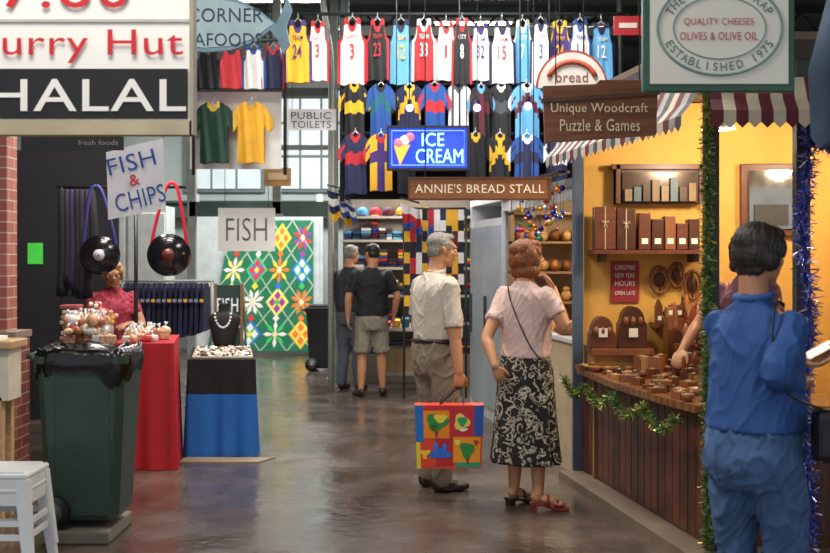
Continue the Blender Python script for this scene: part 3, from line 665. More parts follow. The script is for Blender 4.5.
mb.box(W(28,0,D).x,W(43,0,D).x,D-.01,D,W(0,264,D).z,W(0,243,D).z,M('#4ad048',.5,emit=.2)); mb.build('stall_partition')
mb=sign('x',21,123,133,150,7.2,M('#17171a',.5),[('fresh foods',78,118,140,145,M('#8c8c8c'),0)],th=.03); mb.build('hanging_name_board')
mb=MB(); D=8.9; A=[W(106,152,D),W(163,138,D),W(166,208,D),W(108,220,D)]
nU,nV=12,10; vs=[]
for i in range(nU+1):
    for j in range(nV+1):
        u=i/nU; v=j/nV; p=A[0].lerp(A[1],u).lerp(A[3].lerp(A[2],u),v); vs.append((p.x,D+.012*sin(u*9+v*3),p.z))
mb.add(vs,[(i*(nV+1)+j,i*(nV+1)+j+1,(i+1)*(nV+1)+j+1,(i+1)*(nV+1)+j) for i in range(nU) for j in range(nV)],M('#dcdee4',.6,var=.04),True)
th=atan2(A[1].z-A[0].z,A[1].x-A[0].x); c0=(A[0]+A[1]+A[2]+A[3])/4
Mx=Matrix.Translation(c0)@Matrix.Rotation(-th,4,'Y'); bl=M('#2a4a9a',.5)
mb.text('FISH',-.18,.19,.07,.2,-.03,bl,0,Mx); mb.text('CHIPS',-.19,.2,-.22,-.08,-.03,bl,0,Mx); mb.text('&',-.05,.04,-.05,.04,-.03,M('#c03040'),.01,Mx)
mb.cyl(A[0],(A[0].x,D,ZC),.004,steel,6); mb.cyl(A[1],(A[1].x,D,ZC),.004,steel,6); mb.build('fish_and_chips_banner')
mb=MB(); D=10.0; z=W(0,187,D).z; xb=W(136,0,D).x; blkp=M('#2a2a2c',.4,.4)
mb.cyl((W(57,0,D).x,D,z),(W(186,0,D).x,D,z),.014,blkp,8); mb.cyl((xb,D,0),(xb,D,z+.03),.018,blkp,8); mb.cyl((W(62,0,D).x,D,0),(W(62,0,D).x,D,z),.016,blkp,8)
for x in (xb,W(62,0,D).x): mb.cyl((x-.0,D-.1,.02),(x,D+.25,.02),.016,blkp,8)
for i in range(7):
    px=62+i*5; x=W(px,0,D).x; l=random.uniform(.7,1.0); cc=['#15151c','#1c1c2a','#2a1c40','#101018','#241a30','#15151c'][i%6]
    limb(mb,[(x,D,z-.02),(x,D,z-.1),(x+.01,D,z-l*.6),(x,D,z-l)],[.02,.035,.045,.05],M(cc,.8),10,3,ends=False)
mb.build('clothing_rack')
def recbag(px,py,r,px0,px1,pytop,strap,D,lab):
    mb=MB(); c=W(px,py,D); vin=M('#0c0c0f',.18,var=.02); R=Matrix.Rotation(pi/2,3,'X')
    for dy in (-.035,.035): mb.lathe([(r,-.002),(r,.002)],(c.x,c.y+dy,c.z),vin,40,R)
    for k in range(5): 
        rr=r*(.45+.11*k); mb.tube([(c.x+rr*cos(t*pi/20),c.y-.038,c.z+rr*sin(t*pi/20)) for t in range(41)],.0012,M('#3a3a42',.2),4,caps=False)
    mb.cyl((c.x,c.y-.041,c.z),(c.x,c.y-.034,c.z),r*.3,lab,24); mb.cyl((c.x,c.y-.043,c.z),(c.x,c.y-.04,c.z),r*.04,black,8)
    n=20; vs=[]
    for k in range(n+1):
        t=pi+pi*k/n; vs+= [(c.x+r*.97*cos(t),c.y-.035,c.z+r*.97*sin(t)),(c.x+r*.97*cos(t),c.y+.035,c.z+r*.97*sin(t))]
    mb.add(vs,[(2*k,2*k+2,2*k+3,2*k+1) for k in range(n)],strap)
    t=W((px0+px1)/2,pytop,D)
    for a in (-1,1):
        e=Vector((c.x+a*r*.85,c.y,c.z+r*.4))
        pts=cr([e,e.lerp(t,.4)+Vector((a*.025,0,0)),t+Vector((a*.05,0,-.05)),t+Vector((0,0,.005))],5); mb.tube(pts,.015,strap,8,flat=.4)
    mb.build('vinyl_record_handbag')
recbag(100,255,.165,90,102,186,M('#2a2a6a',.6),9.85,M('#b8b8c4',.4)); recbag(169,255,.18,165,178,183,M('#c01830',.6),9.8,M('#6a2a24',.4))
mb=MB(); D=11.4; z=W(0,281,D).z; x0=W(122,0,D).x; x1=W(214,0,D).x
mb.cyl((x0,D,z),(x1,D,z),.014,greypost,8)
for x in (x0+.02,x1-.02): mb.cyl((x,D,0),(x,D,z),.016,greypost,8); mb.cyl((x,D-.25,.02),(x,D+.25,.02),.016,greypost,8)
k=0; x=x0+.05
while x<x1-.03:
    mt=M(['#161a38','#10142c','#1c2246'][k%3],.8); h=random.uniform(.48,.6); a=random.uniform(-.02,.02)
    mb.hexa([(x-.02,D-.24+a,z-h),(x+.02,D-.26,z-h),(x+.02,D+.24,z-h),(x-.02,D+.24,z-h),(x-.012,D-.2,z-.06),(x+.018,D-.2+a,z-.06),(x+.012,D+.2,z-.06),(x-.012,D+.2,z-.06)],mt)
    mb.hexa([(x-.016,D-.1,z-.06),(x+.016,D-.1,z-.06),(x+.016,D+.1,z-.06),(x-.016,D+.1,z-.06),(x-.012,D-.05,z-.02),(x+.012,D-.05,z-.02),(x+.012,D+.05,z-.02),(x-.012,D+.05,z-.02)],mt)
    mb.box(x-.014,x+.02,D-.262,D-.25,z-.2,z-.17,M('#d8a828') if k%3==0 else M('#8888a0')); k+=1; x+=.052
mb.build('polo_shirt_rack')
mb=MB(); mb.box(-5.2,-3.5,16.2,16.8,0,2.3,M('#b9bcb8',.6)); 
for i in range(3): mb.box(-5.15+i*.56,-4.63+i*.56,16.17,16.2,.1,2.2,M('#c9cbc7',.5),.01); mb.box(-4.7+i*.56,-4.68+i*.56,16.14,16.17,1.0,1.2,steel)
mb.build('storage_cabinet')
# ================================================================ HANGING SIGNS
cream=M('#efece2',.5,var=.03)
mb=MB(); D=5.0; X=lambda px:W(px,0,D).x; Z=lambda py:W(0,py,D).z
mb.box(X(-34),X(192),D,D+.05,Z(122),Z(-40),M('#f2f1ec',.5,var=.03)); mb.box(X(-34),X(192),D-.015,D+.065,Z(135),Z(121),M('#b4a88c',.6)); mb.box(X(190),X(194),D-.015,D+.065,Z(135),Z(-40),M('#a09a88',.6)); mb.box(X(-34),X(188),D-.008,D,Z(119),Z(69),M('#15161a',.5))
mb.ptext('Curry Hut',-34,183,29,63,D-.01,M('#c8242c',.5),.0); mb.ptext('$7.60',-40,130,-32,14,D-.01,M('#c8242c',.5),.0); mb.ptext('HALAL',-10,186,79,111,D-.012,white,.006)
mb.box(X(-30),X(192),D-.006,D,Z(22),Z(19),M('#c0bcb4'))
for px in (-10,170): mb.cyl((X(px),D+.02,Z(-40)),(X(px),D+.02,ZC),.008,steel,6)
mb.build('curry_hut_halal_sign')
mb=MB(); D=7.4; X=lambda px:W(px,0,D).x; Z=lambda py:W(0,py,D).z
out=[(130,22),(150,8),(175,-2),(210,-6),(240,0),(262,12),(276,24),(284,6),(287,-6),(292,10),(286,26),(290,44),(283,54),(278,40),(270,30),(255,42),(230,50),(205,52),(170,48),(140,36)]
mb.slab([(X(a),Z(b)) for a,b in out][::-1],D,D+.03,M('#7fa4b8',.5,var=.15,vs=12))
inn=[((a-210)*.94+210 if a<275 else a-2,(b-23)*.86+23) for a,b in out if a<278]
mb.slab([(X(a),Z(b)) for a,b in inn][::-1],D-.006,D,M('#b9d6de',.5,var=.1,vs=10))
dk=M('#24405c',.5); mb.ptext('BLUE CORNER',140,263,8,22,D-.01,dk,.0); mb.ptext('SEAFOODS',178,262,33,46,D-.01,dk,.0)
for px in (180,250): mb.cyl((X(px),D+.015,Z(0)),(X(px),D+.015,ZC),.006,steel,6)
mb.build('fish_shaped_seafood_sign')
mb=MB(); D=5.0; X=lambda px:W(px,0,D).x; Z=lambda py:W(0,py,D).z; gr=M('#2a5645',.4)
mb.box(X(643),X(795),D,D+.04,Z(92),Z(-30),gr,.006); mb.box(X(650),X(788),D-.006,D,Z(84),Z(-24),M('#e0ded3',.5,var=.03))
def oval(rx,ry,y,m,w=.006):
    mb.tube([(X(719)+rx*cos(t*pi/24),y,Z(28)+ry*sin(t*pi/24)) for t in range(49)],w,m,6,caps=False)
oval(.27,.205,D-.008,M('#7f9a94')); oval(.2,.135,D-.008,M('#7f9a94'),.003)
mb.ptext('QUALITY CHEESES',684,754,18,26,D-.01,M('#b5343a'),.0); mb.ptext('OLIVES & OLIVE OIL',680,758,32,40,D-.01,M('#b5343a'),.0)
tm=M('#5f7670',.5)
for s_,a0,a1,rev in (('ESTABLISHED 1975',200,340,False),('THE MOUSE TRAP',160,20,True)):
    n=len(s_)
    for i,ch in enumerate(s_):
        if ch==' ': continue
        t=radians(a0+(a1-a0)*(i+.5)/n); cx=X(719)+.236*cos(t); cz=Z(28)+.17*sin(t)
        ang=(t-pi/2) if rev else (t+pi/2); ang=atan2(sin(ang)*.17,cos(ang)*.236)
        Mx=Matrix.Translation((cx,D-.01,cz))@Matrix.Rotation(-ang,4,'Y'); mb.text(ch,-.014,.014,-.018,.018,0,tm,.01,Mx)
for px in (660,778): mb.cyl((X(px),D+.02,Z(-30)),(X(px),D+.02,ZC),.008,steel,6)
mb.build('cheese_shop_sign')
mb=MB(); D=5.9; X=lambda px:W(px,0,D).x; Z=lambda py:W(0,py,D).z; ws=M('#6e4229',.5,stretch=(1,6,9),var=.35); wt=M('#dccba6',.5)
mb.slab([(X(a),Z(b)) for a,b in [(545,143),(656,135),(658,93),(648,93),(645,80),(600,80),(596,84),(543,86)]],D,D+.03,ws)
mb.slab([(X(a),Z(b)) for a,b in [(541,103),(660,95),(660,91),(541,99)]],D-.01,D,M('#4f2e1d',.5))
mb.ptext('Unique Woodcraft',551,648,103,115,D-.012,wt,.0); mb.ptext('Puzzle & Games',560,640,119,131,D-.012,wt,.0)
for px in (556,640): mb.cyl((X(px),D+.015,Z(84)),(X(px),D+.015,ZC),.003,steel,6)
mb.build('woodcraft_hanging_sign')
mb=MB(); D=8.6; X=lambda px:W(px,0,D).x; Z=lambda py:W(0,py,D).z
arc=[(572+36*cos(t*pi/16),88-38*sin(t*pi/16)) for t in range(17)]
mb.slab([(X(a),Z(b)) for a,b in arc][::-1],D,D+.04,M('#9a4034',.5)); arc2=[(572+34*cos(t*pi/16),88-35.5*sin(t*pi/16)) for t in range(17)]
mb.slab([(X(a),Z(b)) for a,b in arc2][::-1],D-.008,D,M('#d6d2cc',.5)); mb.tube([(X(572+24*cos(t*pi/12)),D-.01,Z(82-20*sin(t*pi/12))) for t in range(1,12)],.02,M('#b0503c'),6); mb.ptext('bread',556,588,72,82,D-.012,M('#8a4a42'),.0)
for px in (560,584): mb.cyl((X(px),D+.02,Z(54)),(X(px),D+.02,ZC),.006,steel,6)
mb.build('arched_bread_sign')
mb=sign('x',408,551,177,200,8.2,M('#86552f',.5,stretch=(1,6,9),var=.25),[("ANNIE'S BREAD STALL",415,544,184,193,M('#efe4cc'),.0)],th=.03,frame=M('#5a331c',.5),fw=.012); mb.build('bread_stall_sign')
mb=sign('x',614,642,16,35,12.5,M('#a8262c',.5),[],th=.03); mb.box(W(619,0,12.5).x,W(637,0,12.5).x,12.49,12.5,W(0,28,12.5).z,W(0,23,12.5).z,M('#d8c8c0',.5)); mb.build('small_red_sign')
# ================================================================ RIGHT STALL
A0=Vector((1.54,6.0,0)); U=Vector((-.158,.987,0)); Nn=Vector((-.987,-.158,0)); LEN=2.27
def S(t,o,z=0): p=A0+U*t+Nn*o; return Vector((p.x,p.y,z))
yw=M('#dca850',.7,var=.1,vs=3); wood=mat_wood('#42200f','#653320',5,.35,'X'); darkw=M('#2c150c',.4)
mb=MB(); mb.box(1.22,3.72,8.32,8.38,0.06,2.69,yw); mb.build('back_partition')
mb=MB(); mb.box(3.72,3.8,6.1,8.3,0.06,2.69,yw); mb.build('side_partition')
mb=MB(); P=[S(-.25,.16),S(LEN,.16),S(LEN,-.2),(3.8,8.3),(3.8,5.7)]; mb.prism([(p[0],p[1]) for p in P],0,.06,M('#7a6a58',.6,var=.2)); mb.build('wooden_platform')
mb=MB()
q=[S(.06,-.01),S(LEN-.06,-.01),S(LEN-.06,-.45),S(.5,-.45),(3.6,6.45),(3.6,6.04),(1.62,6.04)]
mb.prism([(p[0],p[1]) for p in q],.06,.76,wood)
for k in range(19): 
    a=.09+k*.112; mb.prism([tuple(S(a,-.012))[:2],tuple(S(a,.0))[:2],tuple(S(a+.1,.0))[:2],tuple(S(a+.1,-.012))[:2]][::-1],.08,.74,wood)
q=[S(.06,.06),S(.5,.1),S(1.2,.12),S(LEN-.06,.05),S(LEN-.06,-.5),S(.5,-.5),(3.6,6.5),(3.6,6.02),(1.65,6.02)]
mb.prism([(p[0],p[1]) for p in q],.76,.80,mat_wood('#6a4228','#8a5c38',4,.25,'Y')); mb.build('shop_counter')
mb=MB()
for p in (S(0,0),S(LEN,.02),Vector((2.0,5.97,0)),Vector((3.6,5.97,0))): mb.box(p.x-.035,p.x+.035,p.y-.035,p.y+.035,.06,2.7,M('#4a5a70',.5) if p.y>7 else M('#2f3a34',.5))
mb.prism([tuple(S(0,.03))[:2],tuple(S(LEN,.03))[:2],tuple(S(LEN,-.03))[:2],tuple(S(0,-.03))[:2]],2.6,2.7,darkw); mb.box(1.5,3.7,5.93,5.99,2.6,2.7,darkw)
mb.prism([(1.5,5.93),(3.8,5.93),(3.8,8.38),(1.15,8.38)],2.7,2.74,M('#6a5a48',.8)); mb.build('stall_post_frame')
aw=[M('#5e2430',.8),M('#c0b5a1',.8),M('#464a50',.8),M('#a09e9a',.8)]  # stripe colours darkened to carry the awning's shade
def awning(name,top0,top1,bot0,bot1,n,mats,drop=.09):
    mb=MB(); top0,top1,bot0,bot1=map(Vector,(top0,top1,bot0,bot1))
    for i in range(n):
        a,b=i/n,(i+1)/n; m=mats[i%len(mats)]; vs=[];
        for u in (a,(a+b)/2,b):
            t=top0.lerp(top1,u); e=bot0.lerp(bot1,u); sc=.03 if u==(a+b)/2 else 0
            for v in (0,.5,1): p=t.lerp(e,v); vs.append((p.x,p.y,p.z-.03*sin(v*pi)))
            vs.append((e.x,e.y,e.z-drop*.5)); vs.append((e.x,e.y,e.z-drop+(.0 if sc else .03)))
        mb.add(vs,[(j*5+k,(j+1)*5+k,(j+1)*5+k+1,j*5+k+1) for j in range(2) for k in range(4)],m)
    return mb.build(name)
awning('striped_awning',S(0,.04,2.52),S(LEN+.3,.04,2.52),S(-.02,.17,2.31),S(LEN+.3,.17,2.31),30,[aw[2],aw[3],aw[0],aw[1]],.08)
awning('striped_awning',(1.5,5.9,2.5),(3.7,5.9,2.5),(1.47,5.72,2.31),(3.7,5.72,2.31),36,[aw[0],aw[1]],.09)
def tinsel(name,paths,r,n,mats,slen=1.):
    mb=MB()
    for path in paths:
        L=[Vector(p) for p in path]
        mb.tube(L,.006,mats[0],5)
        for k in range(n):
            t=random.random()*(len(L)-1); i=int(t); p=L[i].lerp(L[min(i+1,len(L)-1)],t-i)
            d=Vector((random.gauss(0,1),random.gauss(0,1),random.gauss(0,1))).normalized(); e=p+d*r*random.uniform(.6,1.1)
            s_=d.orthogonal().normalized()*.0035; s_.rotate(Matrix.Rotation(random.random()*6,3,d))
            mb.add([p-s_,p+s_,e+s_*.6,e-s_*.6],[(0,1,2,3)],random.choice(mats))
    return mb.build(name)
tg=[M('#3a6230',.35,.2),M('#234a22',.35,.2),M('#4a8038',.3,.2),M('#d0b05a',.25,.7),M('#8a9a5a',.3,.5)]
tinsel('green_tinsel_garland',[[S(-.07,.05,z) for z in [.08+.15*i for i in range(17)]]],.05,3200,tg)
sw=[]
for k in range(4):
    for i in range(8): t=.1+(k+i/8)*.52; sw.append(S(t,.15,.73-.09*sin(pi*i/8)))
sw.append(S(2.18,.15,.73)); tinsel('counter_tinsel_garland',[sw],.045,2600,tg)
tb=[M('#1f3f9a',.3,.4),M('#3a2a90',.3,.4),M('#5a6ad0',.25,.5),M('#c8c8e8',.2,.8)]
tinsel('blue_tinsel_garland',[[(1.99+.02*sin(i),5.86,.08+.15*i) for i in range(16)],[(2.0+.1*i,5.86,2.2-.08*sin(pi*i/6)) for i in range(7)]],.07,2400,tb)
mb=MB(); ux=1.98
mb.cyl((ux,5.2,0),(ux,5.2,3.1),.02,steel,8); mb.cyl((ux,5.2,0),(ux,5.2,.06),.16,M('#55585a',.7),20)
n=32; vs=[]; PR=[(3.0,.03),(2.75,.1),(2.45,.17),(2.15,.16),(2.1,.13),(2.1,.03)]
for z,r in PR:
    for k in range(n): t=2*pi*k/n; rr=r*(1+.22*cos(8*t)); vs.append((ux+rr*cos(t),5.2+rr*sin(t),z-.03*cos(8*t)*(r>.1)))
for i in range(len(PR)-1):
    for k in range(n): mb.add([vs[i*n+k],vs[(i+1)*n+k],vs[(i+1)*n+(k+1)%n],vs[i*n+(k+1)%n]],[(0,1,2,3)],M('#24344e',.7) if (k//4)%2 else M('#6a7c94',.7),True)
mb.build('folded_market_umbrella')
# interior goods
D=8.3; X=lambda px,D=8.3:W(px,0,D).x; Z=lambda py,D=8.3:W(0,py,D).z
bx=[M('#66371f',.4,var=.25,stretch=(1,1,8)),M('#4c2616',.4,var=.25),M('#84502f',.4,var=.25)]; rib=M('#c8b694',.5)
mb=MB()
mb.box(X(585)+.02,X(703),8.05,8.32,Z(254),Z(250),bx[0])
for px in (600,690): mb.box(X(px)-.015,X(px)+.015,8.1,8.32,Z(262),Z(254),bx[1])
mb.box(X(650),X(703),8.1,8.32,Z(326),Z(322),bx[0])
mb.build('goods_shelf')
def giftbox(mb,x0,x1,z0,z1,y0,y1,m,bow=True):
    mb.box(x0,x1,y0,y1,z0,z1,m,.006); cx=(x0+x1)/2; cz=(z0+z1)/2+.04
    if not bow: 
        mb.box(cx-.022,cx+.022,y0-.004,y0,z0+.04,z0+.08,cream); return
    mb.box(cx-.003,cx+.003,y0-.004,y0,z0,z1,rib)
    for s_ in(-1,1): mb.tube([(cx,y0-.008,cz),(cx+s_*.022,y0-.012,cz+.014),(cx+s_*.03,y0-.012,cz),(cx,y0-.008,cz)],.003,rib,6); mb.tube([(cx,y0-.008,cz),(cx+s_*.014,y0-.012,cz-.035)],.003,rib,6)
mb=MB(); x=X(590)
for i,(w,h) in enumerate(((22,42),(20,40),(2,0),(13,36),(13,30),(12,33),(12,26),(12,30))):
    if h: giftbox(mb,x,x+w/F*8.1-.008,Z(250)+.001,Z(250-h),8.08,8.2,bx[i%3],i<3)
    x+=w/F*8.1
mb.build('wooden_gift_boxes')
mb=MB()
for i in range(7):
    x=X(652+i*7); h=random.uniform(.08,.2); m=bx[i%3]; z0=Z(322)+.001
    if i%3==1: mb.lathe([(.02,0),(.028,h*.2),(.012,h*.45),(.022,h*.7),(.004,h)],(x+.02,8.18,z0),m,12)
    elif i%3==0: mb.slab([(x,z0),(x+.045,z0),(x+.045,z0+h*.7),(x+.0225,z0+h),(x,z0+h*.7)],8.15,8.22,m); mb.box(x+.01,x+.035,8.145,8.15,z0+.02,z0+.05,cream)
    else: mb.ell((x+.02,8.18,z0+h*.5),(.022,.018,h*.5),m)
mb.build('carved_figurines')
mb=MB(); mb.box(X(614),X(700),8.24,8.32,Z(204),Z(166),bx[1]); mb.box(X(620),X(694),8.21,8.24,Z(202),Z(173),M('#54443a',.2,.3)); mb.box(X(610),X(702),8.2,8.32,Z(170),Z(165),bx[0]); mb.box(X(614),X(618),8.2,8.32,Z(204),Z(166),bx[0]); mb.box(X(696),X(700),8.2,8.32,Z(204),Z(166),bx[0])
for i in range(8): mb.box(X(622+i*9),X(629+i*9),8.18,8.22,Z(202),Z(178+random.randint(0,12)),M(['#8a7458','#5a6a70','#4a3020','#806848'][i%4],.5))
mb.build('glass_fronted_cabinet')
mb=MB()
mb.box(X(740),X(797),8.26,8.32,Z(236),Z(164),bx[0],.006); mb.box(X(747),X(790),8.24,8.26,Z(229),Z(171),M('#a8a8a0',.08,.9)); mb.box(X(752),X(785),8.22,8.24,Z(226),Z(205),M('#3a3a3a',.6)); mb.build('framed_mirror')
mb=MB(); mb.box(X(611),X(639),8.3,8.32,Z(302),Z(261),M('#9a2832',.6)); 
for k,(s_,p0,p1) in enumerate((('CHRISTMAS',265,270),('NEW YEAR',273,278),('HOURS',281,286),('OPEN LATE',291,295))): mb.ptext(s_,615,635,p0,p1,8.29,cream,.0)
mb.build('red_poster')
mb=MB()
for (a,b,t) in ((587,615,316),(616,646,306)):
    xc=(X(a,8)+X(b,8))/2; hw=(X(b,8)-X(a,8))/2*.95; z0=.95; zt=Z(t,8)
    pts=[(xc-hw,z0),(xc+hw,z0),(xc+hw*.95,zt-.12)]+[(xc+hw*.8*cos(k*pi/10),zt-.1+.1*sin(k*pi/10)) for k in range(11)]+[(xc-hw*.95,zt-.12)]
    mb.slab(pts,7.92,8.05,bx[0] if a<600 else bx[1]); mb.box(xc-.03,xc+.03,7.905,7.92,z0+.08,z0+.14,cream)
    for k in range(-1,2): mb.ell((xc+k*hw*.5,7.92,zt-.1),(.02,.02,.03),bx[2])
mb.box(X(592,7.9),X(650,8),7.85,8.3,.91,.95,bx[2]); mb.box(X(594,7.9),X(650,8),7.9,8.28,.06,.91,M('#9a7448',.7)); mb.build('wooden_puzzle_boxes')
mb=MB()
for k in range(5): mb.box(1.74,2.3,7.3+k*.16,7.44+k*.16,.06,.84+.08*k,bx[(k+1)%3])
for k in range(70):
    y=7.3+.16*random.randint(0,4)+.07; x=random.uniform(1.77,2.27); h=random.uniform(.06,.2); r=random.uniform(.018,.04); z0=.84+.08*int((y-7.3)/.16)
    m=[bx[0],bx[1],bx[2],M('#a87040',.4),M('#8a3a24',.4)][k%5]
    ty=k%4
    if ty==0: mb.lathe([(r*.9,0),(r,h*.1),(r*.5,h*.35),(r*.8,h*.6),(r*.35,h*.85),(r*.15,h)],(x,y,z0),m,14)
    elif ty==1:
        for j in range(4): mb.lathe([(r*(1.2-.28*j),h*.22*j+.01),(r*.15,h*.22*(j+1.3)+.01)],(x,y,z0),m,12)
    elif ty==2: mb.box(x-r,x+r,y-r*.6,y+r*.6,z0,z0+h*.7,m,.005); mb.box(x-r*.5,x+r*.5,y-r*.62,y-r*.58,z0+.02,z0+.05,cream)
    else: mb.ell((x,y,z0+r*1.2),(r,r*.6,r*1.2),m,nu=10,nv=8); mb.ell((x,y,z0+r*2.8),(r*.6,r*.5,r*.6),m,nu=10,nv=8)
mb.build('carved_wooden_ornaments')
mb=MB()
for (px,py,w,h) in ((660,280,9,13),(677,275,7,12),(693,285,8,14)):
    c=W(px,py,8.28); ww=w/F*8.28; hh=h/F*8.28
    mb.tube([(c.x+ww*cos(t*pi/10),8.29,c.z+hh*sin(t*pi/10)) for t in range(21)],.012,bx[2],6,caps=False); mb.ell((c.x,8.3,c.z),(ww*.6,.01,hh*.6),bx[1]); mb.cyl((c.x,8.29,c.z-hh),(c.x,8.29,c.z+hh),.006,bx[0],6)
mb.build('wooden_wall_plaques')
mb=MB()
for k in range(95):
    t=random.uniform(.2,2.12); o=random.uniform(-.44,.05); p=S(t,o,.80); w=random.uniform(.022,.055); h=random.uniform(.015,.06) if o>-.2 else random.uniform(.05,.15); m=random.choice(bx+[M('#a87a48',.4),M('#8a5630',.4)])
    if k%4: 
        a=random.uniform(0,3); c,s_=cos(a)*w,sin(a)*w
        mb.prism([(p.x+c-s_*.6,p.y+s_+c*.6),(p.x-c-s_*.6,p.y-s_+c*.6),(p.x-c+s_*.6,p.y-s_-c*.6),(p.x+c+s_*.6,p.y+s_-c*.6)],.801,.80+h,m)
        mb.prism([(p.x+c*.3-s_*.2,p.y+s_*.3+c*.2),(p.x-c*.3-s_*.2,p.y-s_*.3+c*.2),(p.x-c*.3+s_*.2,p.y-s_*.3-c*.2),(p.x+c*.3+s_*.2,p.y+s_*.3-c*.2)],.80+h,.806+h,rib)
    else: mb.lathe([(w*.5,0),(w*.8,.015),(w,.04),(w*.95,.04),(w*.6,.015)],p,m,16)
mb.build('wooden_puzzles')
mb=MB(); p=S(1.95,-.05,.801); mb.lathe([(.05,0),(.09,.01),(.13,.035),(.12,.036),(.05,.014)],p,M('#c8a82a',.4),20); mb.build('yellow_bowl')
mb=MB()
for (x,y) in ((1.95,7.4),(2.9,7.3)):
    mb.cyl((x,y,2.7),(x,y,2.5),.006,steel,6); mb.lathe([(.03,.12),(.06,.09),(.11,0),(.10,0),(.05,.08)],(x,y,2.4),wh,20); mb.ell((x,y,2.42),.035,M('#ffd9a0',.5,emit=18,var=0))
mb.build('pendant_lamp')
# ================================================================ BREAD STALL
mb=MB(); t0,t1=LEN+.12,6.1; tm1=t0+2.35; gw=M('#c2c7c6',.45); bg=M('#b4a484',.7); pale=M('#9aa8ae',.3,var=.15,vs=2)
def seg(t0,t1,o0,o1,z0,z1,m): mb.prism([tuple(S(t0,o1))[:2],tuple(S(t0,o0))[:2],tuple(S(t1,o0))[:2],tuple(S(t1,o1))[:2]],z0,z1,m)
seg(t0,tm1,-.4,0,0,.95,bg); seg(t0,tm1,-.42,.02,.95,.98,gw)
seg(tm1,t1,-.6,-.02,0,1.95,gw)
for k in range(2):
    a=tm1+.04+k*.68; seg(a,a+.62,-.02,0,.12,1.88,pale); seg(a+.54,a+.56,0,.03,.8,1.2,steel)
for tt in (t0+.01,tm1-.04): seg(tt,tt+.03,-.04,-.01,.98,2.1,gw)
seg(t0,tm1,-.03,-.02,2.0,2.1,gw); seg(t0,t1,-.6,-.0,2.1,2.16,gw); seg(t1-.06,t1,-.6,0,0,2.1,gw)
brd=['#b8763a','#c98f50','#8a5228','#d8a868']
for k in range(12):
    p=S(t0+.12+k*.18,-.18+.05*(k%3),1.03); mb.ell(p,(.1,.05,.055),M(random.choice(brd),.6,var=.25,vs=20),nu=12,nv=8)
mb.build('bread_display_cabinet')
mb=MB(); yb=10.62; xa,xb2=.86,2.1
mb.box(xa,xb2,yb,yb+.05,0,2.1,M('#a89070',.7))
for zz in (.9,1.18,1.45,1.72,1.98): mb.box(xa,xb2,yb-.3,yb,zz-.02,zz,M('#9c7a50',.5))
for xx in (xa,xb2-.03): mb.box(xx,xx+.03,yb-.3,yb,0,2.1,M('#8a6a44',.5))
for zz in (.9,1.18,1.45,1.72):
    for k in range(11):
        x=xa+.09+k*.105; ty=random.random(); m=M(random.choice(brd),.6,var=.25,vs=20)
        if ty<.6: mb.ell((x,yb-.16,zz+.055),(.046,.1,.055),m,nu=12,nv=8)
        else: mb.ell((x,yb-.16,zz+.05),(.05,.05,.05),m,nu=12,nv=8); mb.ell((x,yb-.16,zz+.11),(.035,.04,.03),m,nu=10,nv=6)
mb.build('bread_rack')
mb=MB(); bc=['#c02a3a','#2a5ac0','#d8b040','#3a9a5a','#a02a80','#c8c8d0','#e07a2a','#2a2a90']
for k in range(60):
    t=LEN+random.uniform(.2,1.6); zz=random.uniform(1.72,2.1); p=S(t,random.uniform(.04,.1),zz); mb.ell(p,random.uniform(.012,.026),M(random.choice(bc),.15,.5),nu=10,nv=8); mb.cyl(p,(p.x,p.y,2.2),.0012,steel,4)
seg(LEN+.15,LEN+1.7,.03,.12,2.19,2.21,darkw)
for tt in (LEN+.6,LEN+1.5): p=S(tt,.06,2.2); mb.cyl(p,(p.x,p.y,ZC),.006,steel,6)
mb.build('christmas_baubles')
mb=MB(); vb=M('#8a7aff',.4,emit=25,var=0)  # violet bulbs added to give the floor its purple reflection
for (x,y,z) in ((-.05,10.6,2.95),(.55,10.2,2.9),(.95,9.7,2.85)):
    mb.cyl((x,y,z+.05),(x,y,ZC),.004,steel,6); mb.cyl((x,y,z+.03),(x,y,z+.08),.02,black,8); mb.ell((x,y,z),.032,vb,nu=12,nv=8)
mb.build('added_violet_bulbs')
# ================================================================ PEOPLE
x0,y0=.14,7.85
p=Person(x0,y0,58,1.0,.006)
L=p.L
p.base_torso(1.0,1.12)
shirt=MB(); sm_=M('#cbc3b6',.85,var=.05)
p.loft(shirt,[(1.0,0,.01,.17,.142),(1.08,0,.02,.178,.16),(1.2,0,.015,.182,.152),(1.32,0,0,.188,.135),(1.385,0,-.008,.17,.112),(1.43,0,-.012,.125,.085),(1.475,0,-.01,.07,.066)],sm_)
rs=L(.18,-.005,1.385); ls=L(-.18,-.005,1.385)
re=W(455,338,7.66); rw=W(459,372,7.62)
le=L(-.24,.0,1.12); lw=L(-.22,.12,.9)
p.sleeve(shirt,rs,re,.80,.066,.066,sm_); p.sleeve(shirt,ls,le,.80,.066,.062,sm_)
p.arm(p.sk,rs,re,rw,p.skin,1.08); p.arm(p.sk,ls,le,lw,p.skin,1.05)
p.hand(rw,(0,0,-1),(-.3,.9,0),p.f,.75); p.hand(lw,(0.1,0,-1),p.r,p.f,.4)
p.cloth(shirt,.006,9)
col=MB(); limb(col,[p.L(.062*cos(t),-.005+.06*sin(t),1.475+.014*sin(t)) for t in [k*pi/6 for k in range(13)]],[.016]*13,sm_,8,2); p.cloth(col,.0,sm=2,vox=.005)
pants=MB(); pm=M('#857969',.85,var=.08)
p.loft(pants,[(.78,0,0,.155,.12),(.86,0,-.008,.178,.14),(.95,0,-.004,.178,.142),(1.02,0,.01,.172,.142)],pm)
